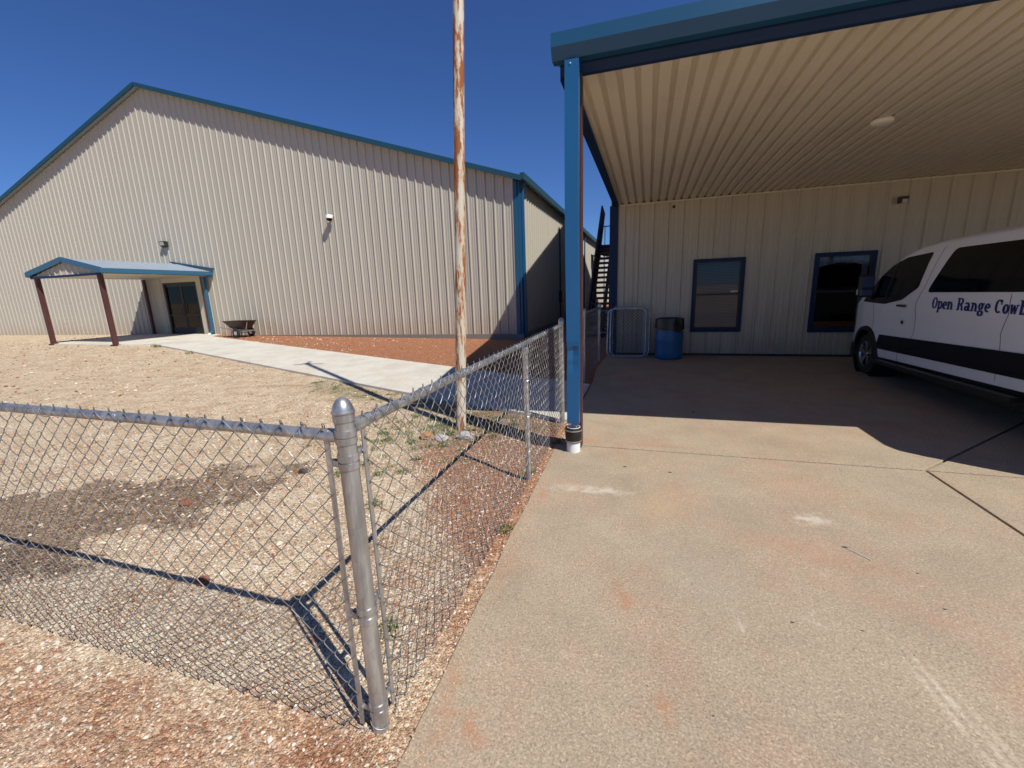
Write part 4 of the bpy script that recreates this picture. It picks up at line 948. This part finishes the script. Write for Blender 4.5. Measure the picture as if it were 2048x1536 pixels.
def section(y):
    zr = interp(y, ZR); zb = interp(y, [(3.78,.5),(5.15,.445),(7.9,.365),(8.9,.30),(9.3,.27),(9.47,.34)])
    out = []; top = zr - .13 if zr > 1.5 else zr - .09
    for k in range(26):
        z = zb + (top-zb)*k/25; out.append((sx(y, z), z))
    xl, zl = out[-1]
    for k in range(1, 9):
        a = PI/2*k/8; out.append((xl + .30*(1-math.cos(a)) if zr > 1.5 else xl + .22*(1-math.cos(a)), zl + (zr-.02-zl)*math.sin(a)))
    xl, zl = out[-1]
    for k in range(1, 5): out.append((xl + (VC-xl)*k/4, zl + (zr-zl)*math.sin(PI/2*k/4)))
    return out
YS = list(np.arange(3.95, 8.9, .05)) ; YS = [3.78,3.80,3.83,3.88] + YS + [8.93,8.97,9.02,9.08,9.14,9.2,9.26,9.32,9.37,9.41,9.44,9.46,9.47]
secs = [section(y) for y in YS]; ns = len(secs[0])
WC = [(8.50, .345), (4.74, .345)]
mb = MB(); vs = []; full = 2*ns-1
for y, s in zip(YS, secs):
    vs += [(x, y, z) for x, z in s] + [(2*VC-x, y, z) for x, z in s[-2::-1]]
fs = []
for i in range(len(YS)-1):
    for k in range(full-1):
        q = [i*full+k, i*full+k+1, (i+1)*full+k+1, (i+1)*full+k]; cy = sum(vs[t][1] for t in q)/4; cz = sum(vs[t][2] for t in q)/4
        if k < 24 or k > full-26:
            if any(math.hypot(cy-wy, cz-wz) < .425 for wy, wz in WC): continue
        fs.append(tuple(q))
fs.append(tuple(range(full))[::-1]); fs.append(tuple(range((len(YS)-1)*full, len(YS)*full)))
mb.add(vs, fs); body = mb.build('body', M['van'], vn, smooth=True)
mb = MB(); mb.box((VX+.06, Y0+.1, .24), (2*VC-VX-.06, Y1-.35, .47)); mb.box((VX+.28, Y0+.3, .47), (2*VC-VX-.28, Y1-.6, 1.0)); mb.build('underbody', M['black'], vn)

def decal(name, poly, mat, parent, out=.004, step=.08, side=-1):
    bm = bmesh.new(); vv = [bm.verts.new((0, y, z)) for y, z in poly]; bm.faces.new(vv)
    ys = [p[0] for p in poly]; zs = [p[1] for p in poly]
    for y in np.arange(min(ys)+step, max(ys), step): bmesh.ops.bisect_plane(bm, geom=bm.verts[:]+bm.edges[:]+bm.faces[:], plane_co=(0,y,0), plane_no=(0,1,0))
    for z in np.arange(min(zs)+.04, max(zs), .04): bmesh.ops.bisect_plane(bm, geom=bm.verts[:]+bm.edges[:]+bm.faces[:], plane_co=(0,0,z), plane_no=(0,0,1))
    mb = MB(); bm.verts.index_update()
    P = [(sx(v.co.y, v.co.z)-out, v.co.y, v.co.z) for v in bm.verts]; F = [tuple(v.index for v in f.verts) for f in bm.faces]
    mb.add(P, F); bm.free()
    if side == 2:
        m2 = MB(); m2.add([(2*VC-p[0], p[1], p[2]) for p in P], [f[::-1] for f in F]); m2.build(name, mat, parent)
    o = mb.build(name, mat, parent); m = o.modifiers.new('s', 'SOLIDIFY'); m.thickness = out*.6; m.offset = 0
    return o
def rnd(poly, r=.05, n=5):
    out = []; m = len(poly)
    for i in range(m):
        p, a, b = Vector(poly[i]), Vector(poly[i-1]), Vector(poly[(i+1) % m]); rr = min(r, (a-p).length*.45, (b-p).length*.45)
        A = p + (a-p).normalized()*rr; B = p + (b-p).normalized()*rr
        for k in range(n+1):
            t = k/n; out.append(tuple((A*(1-t)**2 + p*2*t*(1-t) + B*t*t)))
    return out
# long dark side glass
decal('side_window', rnd([(7.00,1.36),(6.72,1.885),(4.05,1.885),(3.98,1.40)], .07), M['tint'], vn, .006, side=2)
decal('side_window', rnd([(8.72,1.19),(8.62,1.28),(8.30,1.57),(8.02,1.74),(7.72,1.835),(7.15,1.87),(7.22,1.42),(7.55,1.25),(8.0,1.175)], .04), M['tint'], vn, .006, side=2)
# door glass detail: lighter centre and seat glimpse behind the A pillar
decal('window_divider', [(8.03,1.19),(8.00,1.19),(7.86,1.79),(7.89,1.785)], M['black'], vn, .010)
decal('lower_band', [(8.09,.49),(8.02,.71)] + [(8.02 - i*.3, .71 + .0345*(i*.3)) for i in range(1, 10)] + [(5.15,.81),(5.15,.565)], M['band'], vn, .012)
decal('lower_band', [(4.33,.60),(4.33,.84),(3.90,.85),(3.90,.61)], M['band'], vn, .012)
mb = MB(); mb.box((VX+.02, 5.15, .27), (VX+.1, 8.02, .36)); mb.prism([(-.0,0),(.09,0),(.09,.05),(0,.05)], (VX-.02, 8.0, .29), (VX-.02, 5.2, .345)); mb.build('running_board', M['black'], vn)
# seams
def seam(pts, name='door_seam', w=.006):
    P = []; Q = []
    for y, z in pts: P.append((y-w/2, z)); Q.append((y+w/2, z))
    return decal(name, P + Q[::-1], M['black'], vn, .0015, step=.5)
fd = seam([(7.50,.38),(7.47,.60),(7.24,.68),(7.17,.80),(7.16,1.05),(7.20,1.14),(7.20,1.22),(7.08,1.45),(6.96,1.93)])
seam([(8.30,.80),(8.30,.95),(8.33,1.1),(8.38,1.17)])
seam([(5.62,.48),(5.62,.75),(5.66,.95),(5.60,1.15),(5.62,1.36)])
decal('door_handle', rnd([(7.60,1.155),(7.60,1.185),(7.40,1.185),(7.40,1.155)], .012), M['black'], vn, .03)
decal('fuel_cap', rnd([(7.49,.915),(7.49,.965),(7.44,.965),(7.44,.915)], .02), M['black'], vn, .01)
# wheel arches and wheels
for wy, wz in WC:
    for sd in (-1, 1):
        mb = MB(); n = 30; ring_ = []
        for k in range(n+1):
            a = -.12 + (PI+.24)*k/n
            for r, o in ((.385, .0), (.39, -.022), (.455, -.020), (.462, 0.004)):
                y, z = wy + r*math.cos(a), wz + r*math.sin(a); xx = sx(y, max(.3, z)) + o
                ring_.append((xx if sd < 0 else 2*VC-xx, y, z))
        mb.add(ring_, [(k*4+j, k*4+j+1, (k+1)*4+j+1, (k+1)*4+j) for k in range(n) for j in range(3)]); mb.build('wheel_arch', M['black'], vn, smooth=True)
        mb = MB(); mb.lathe([(.42,0),(.42,.32),(0.001,.32)] if sd < 0 else [(.42,.32),(.42,0),(0.001,0)], ((VX+.03) if sd < 0 else (2*VC-VX-.03-.32), wy, wz+.02), 'x', 28, cap=False); mb.build('wheel_well', M['black'], vn)
        xw = (VX+.035) if sd < 0 else (2*VC-VX-.035-.22)
        mb = MB(); mb.lathe([(.21,.0),(.23,-.005),(.29,.0),(.325,.015),(.342,.05),(.345,.11),(.342,.17),(.325,.205),(.23,.22),(.21,.2),(.21,0)], (xw, wy, wz), 'x', 48, cap=False); tyre = mb.build('wheel', M['rubber'], vn, smooth=True)
        mb = MB(); f_ = 1 if sd < 0 else -1; xo = xw if sd < 0 else xw+.22
        mb.lathe([(.205,0),(.213,0),(.213,.03*f_),(.197,.03*f_),(.205,0)], (xo, wy, wz), 'x', 40, cap=False)
        for s5 in range(5):
            a = 2*PI*s5/5 + .3; ca, sa = math.cos(a), math.sin(a)
            for off in (-.16, .16):
                p = Vector((xo+.03*f_, wy+.05*ca, wz+.05*sa)); q = Vector((xo+.012*f_, wy+.2*math.cos(a+off), wz+.2*math.sin(a+off))); mb.bar(p, q, .04, .02, up=(1,0,0))
        mb.lathe([(.0,.015*f_),(.03,.015*f_),(.045,.035*f_),(.05,.06*f_)], (xo, wy, wz), 'x', 20); mb.build('rim', M['chrome'], tyre, smooth=True)
        mb = MB(); mb.lathe([(.209,.05*f_),(.205,.10*f_),(.001,.10*f_)], (xo, wy, wz), 'x', 30, cap=False); mb.build('brake_disc', M['black'], tyre)
# mirror
mr = MB(); mr.lathe([(0,0)]*1 + [(.001,0)], (0,0,0)); mr = MB()
mr.box((VX-.23, 8.33, 1.27), (VX-.02, 8.43, 1.62)); mir = mr.build('mirror', M['black'], vn, bevel=.035)
mb = MB(); mb.box((VX-.21, 8.322, 1.42), (VX-.045, 8.332, 1.59)); mb.build('mirror_glass', M['mirrorglass'], mir)
mb = MB(); mb.box((VX-.205, 8.318, 1.295), (VX-.05, 8.331, 1.395)); mb.build('mirror_glass', M['mirrorglass'], mir, bevel=.006)
mb = MB(); mb.box((VX-.236, 8.37, 1.31), (VX-.2305, 8.40, 1.40)); mb.build('turn_lamp', M['lens'], mir)
mb = MB(); mb.bar((VX-.05, 8.38, 1.29), (VX+.05, 8.45, 1.22), .07, .05); mb.build('mirror_arm', M['black'], mir)
mr = MB(); mr.box((2*VC-VX+.02, 8.33, 1.27), (2*VC-VX+.23, 8.43, 1.62)); mr.build('mirror', M['black'], vn, bevel=.035)
# windscreen, bumper, headlights
mb = MB(); gv = []; ny_ = 10
for i in range(ny_+1):
    y = 7.86 + (8.76-7.86)*i/ny_; zr = interp(y, ZR); hw = .80 + .06*i/ny_
    for k in range(13): u = -1 + 2*k/12; gv.append((VC + u*hw, y + .0, zr + .012 - .03*abs(u)**4))
mb.add(gv, [(i*13+k, i*13+k+1, (i+1)*13+k+1, (i+1)*13+k) for i in range(ny_) for k in range(12)]); mb.build('windscreen', M['tint'], vn, smooth=True)
for sd in (-1, 1):
    mb = MB(); xq = lambda x: x if sd < 0 else 2*VC-x
    pts_ = [(9.12,.86),(9.12,1.05),(9.3,.95),(9.34,.80)]
    P_ = [(xq(sx(y, z)-.008), y, z) for y, z in pts_]; mb.add(P_, [(0,1,2,3)]); mb.build('headlight', M['lens'], vn)
mb = MB(); mb.box((VX+.34, 9.40, .30), (2*VC-VX-.34, 9.52, .58)); mb.build('bumper', M['van'], vn, bevel=.04)
mb = MB(); mb.box((VX+.45, 9.475, .60), (2*VC-VX-.45, 9.50, .82)); mb.build('grille', M['black'], vn)
mb = MB(); mb.box((VX+.15, 3.68, .38), (2*VC-VX-.15, 3.80, .58)); mb.build('bumper', M['black'], vn, bevel=.03)
mb = MB(); mb.box((VC-.85, 3.768, 1.3), (VC+.85, 3.778, 1.8)); mb.build('rear_window', M['tint'], vn, bevel=.004)
# lettering, slab serif, drawn from strokes on the side panel
LT = MB(); _n = [0]
def ly(u, v, cap=.140, base=1.163): return (6.845 - u*1.165, base + v*cap)
def lquad(q):
    _n[0] += 1; o = .0035 + (_n[0] % 9)*.00035
    LT.add([(sx(*p) - o, p[0], p[1]) for p in [ly(u, v + .0) for u, v in q]], [(0,1,2,3)])
def lstroke(pts, w, close=False):
    P_ = pts + ([pts[0], pts[1]] if close else [])
    L_, R_l = [], []
    m = len(P_)
    for i, p in enumerate(P_):
        a = P_[max(0, i-1)]; b = P_[min(m-1, i+1)]
        if close and i == 0: a = pts[-1]
        dx, dy = (b[0]-a[0]), (b[1]-a[1])*.135; l = math.hypot(dx, dy) or 1
        ww = w(i/(m-1)) if callable(w) else w
        nx_, ny2 = -dy/l*ww/2, dx/l*ww/2
        L_.append((p[0]+nx_, p[1]+ny2/.135)); R_l.append((p[0]-nx_, p[1]-ny2/.135))
    _n[0] += 1; o = .0035 + (_n[0] % 9)*.00035; q = [ly(*t) for t in L_] + [ly(*t) for t in R_l]
    LT.add([(sx(*p)-o, p[0], p[1]) for p in q], [(i, i+1, m+i+1, m+i) for i in range(m-1)])
TH, TN, SF = .027, .012, .016
def stem(u, v0, v1, sl=True, sr=True, st_=True, sb=True):
    lquad([(u, v0), (u+TH, v0), (u+TH, v1), (u, v1)])
    s = .085
    for ok, v in ((sb, v0), (st_, v1-s)):
        if ok: lquad([(u-(SF*.8 if sl else 0), v), (u+TH+(SF*.8 if sr else 0), v), (u+TH+(SF*.8 if sr else 0), v+s), (u-(SF*.8 if sl else 0), v+s)])
def ell(cu, cv, ru, rv, a0=0, a1=2*PI, n=22, w=None, close=False):
    pts = [(cu + ru*math.cos(a0+(a1-a0)*i/(n-1)), cv + rv*math.sin(a0+(a1-a0)*i/(n-1))) for i in range(n)]
    ww = w or (lambda t: TN + (TH-TN)*abs(math.cos(a0+(a1-a0)*t)))
    lstroke(pts, ww)
def letter(ch, u):
    if ch == 'O': ell(u+.042, .5, .032, .45); return .094
    if ch == 'o': ell(u+.034, .34, .024, .30); return .076
    if ch == 'C': ell(u+.042, .5, .032, .45, .25*PI, 1.72*PI); lquad([(u+.062,.62),(u+.076,.62),(u+.076,.98),(u+.062,.98)]); return .092
    if ch == 'p': stem(u+.006, -.32, .68, True, False); ell(u+.042, .34, .026, .29, -PI*.75, PI*.75); return .086
    if ch == 'b': stem(u+.006, 0, 1, True, False, True, False); ell(u+.042, .34, .026, .29, -PI*.75, PI*.75); return .086
    if ch == 'e':
        ell(u+.034, .34, .023, .29, .05, 1.72*PI); lquad([(u+.02,.30),(u+.058,.30),(u+.058,.40),(u+.02,.40)]); return .074
    if ch == 'n': stem(u+.006, 0, .68, True, False); ell(u+.040, .40, .020, .22, 0, PI*.9, 12); stem(u+.052, 0, .42, False, True, False); lquad([(u+.024,0),(u+.03,0),(u+.03,.085),(u+.024,.085)]); return .100
    if ch == 'a':
        ell(u+.030, .20, .020, .16); stem(u+.044, 0, .46, False, True, False); ell(u+.033, .46, .022, .17, 0, PI*.85, 12); return .088
    if ch == 'g':
        ell(u+.030, .42, .021, .22); ell(u+.034, -.10, .026, .17); lquad([(u+.05,.56),(u+.072,.56),(u+.072,.68),(u+.05,.68)]); lstroke([(u+.018,.2),(u+.014,.1),(u+.03,.07)], TN); return .080
    if ch == 'R': stem(u+.006, 0, 1, True, False); ell(u+.046, .74, .026, .21, -PI/2, PI/2, 12); lquad([(u+.03,.48),(u+.05,.48),(u+.05,.57),(u+.03,.57)]); lquad([(u+.03,.91),(u+.05,.91),(u+.05,1.0),(u+.03,1.0)]); lstroke([(u+.050,.5),(u+.068,.3),(u+.072,.06)], TH*.9); lquad([(u+.062,0),(u+.094,0),(u+.094,.09),(u+.062,.09)]); return .108
    if ch == 'w':
        lstroke([(u+.014,.66),(u+.030,.02)], TH*.8); lstroke([(u+.030,.02),(u+.047,.62)], TN); lstroke([(u+.045,.62),(u+.062,.02)], TH*.8); lstroke([(u+.062,.02),(u+.080,.66)], TN)
        for a in (.002, .068): lquad([(u+a,.60),(u+a+.030,.60),(u+a+.030,.68),(u+a,.68)])
        return .104
    if ch == 'y':
        lstroke([(u+.012,.66),(u+.036,.0)], TH*.8); lstroke([(u+.064,.66),(u+.034,-.12),(u+.016,-.3)], TN)
        for a in (.0, .050): lquad([(u+a,.60),(u+a+.028,.60),(u+a+.028,.68),(u+a,.68)])
        return .080
    return .05
TXT = 'Open Range Cowboy'
def total(sc): pass
u = 0.
for ch in TXT: u += letter(ch, u)
LT.build('lettering', M['letter'], vn)
print('text length', u)

# ------------------------------------------------------------------ light, sky, camera
w = bpy.data.worlds.new('World'); S.world = w; w.use_nodes = True; nt = w.node_tree
bg = nt.nodes['Background']; sky = nt.nodes.new('ShaderNodeTexSky'); sky.sky_type = 'NISHITA'; sky.sun_disc = False
L = Vector((-.70, .40, -1.0)).normalized()
el = math.asin(-L.z); az = math.atan2(-L.x, -L.y)
sky.sun_elevation = el; sky.sun_rotation = az; sky.altitude = 1200; sky.air_density = 1.15; sky.dust_density = 0.0; sky.ozone_density = 5.0
tint = mix(nt, 1.0, sky.outputs[0], (.42,.60,.94), 'MULTIPLY'); nt.links.new(tint, bg.inputs['Color']); bg.inputs['Strength'].default_value = .080
sd = bpy.data.lights.new('sun', 'SUN'); sd.energy = 4.6; sd.angle = math.radians(.5); sd.color = (1, .955, .88)
so = bpy.data.objects.new('sun', sd); C.objects.link(so); so.rotation_euler = L.to_track_quat('-Z', 'Y').to_euler(); so.location = (10, -6, 20)
cd = bpy.data.cameras.new('camera'); cam = bpy.data.objects.new('camera', cd); C.objects.link(cam); S.camera = cam
cd.sensor_fit = 'HORIZONTAL'; cd.sensor_width = 36; cd.lens = 36*855.25/2048; cd.clip_start = .02; cd.clip_end = 3000
p, r, yaw = .2124, -.0348, .3086
cy, sy = math.cos(yaw), math.sin(yaw); fwv = Vector((-sy*math.cos(p), cy*math.cos(p), -math.sin(p))); rt = Vector((cy, sy, 0)); up = rt.cross(fwv)
Rr = math.cos(r)*rt + math.sin(r)*up; Uu = -math.sin(r)*rt + math.cos(r)*up
cam.matrix_world = Matrix(((Rr.x, Uu.x, -fwv.x, 0), (Rr.y, Uu.y, -fwv.y, 0), (Rr.z, Uu.z, -fwv.z, 1.55), (0,0,0,1)))
for o in bpy.data.objects:
    if '_org' in o: del o['_org']
S.view_settings.view_transform = 'Standard'; S.view_settings.look = 'None'; S.view_settings.gamma = 1; S.view_settings.exposure = .25
S.cycles.max_bounces = 8; S.cycles.transparent_max_bounces = 12
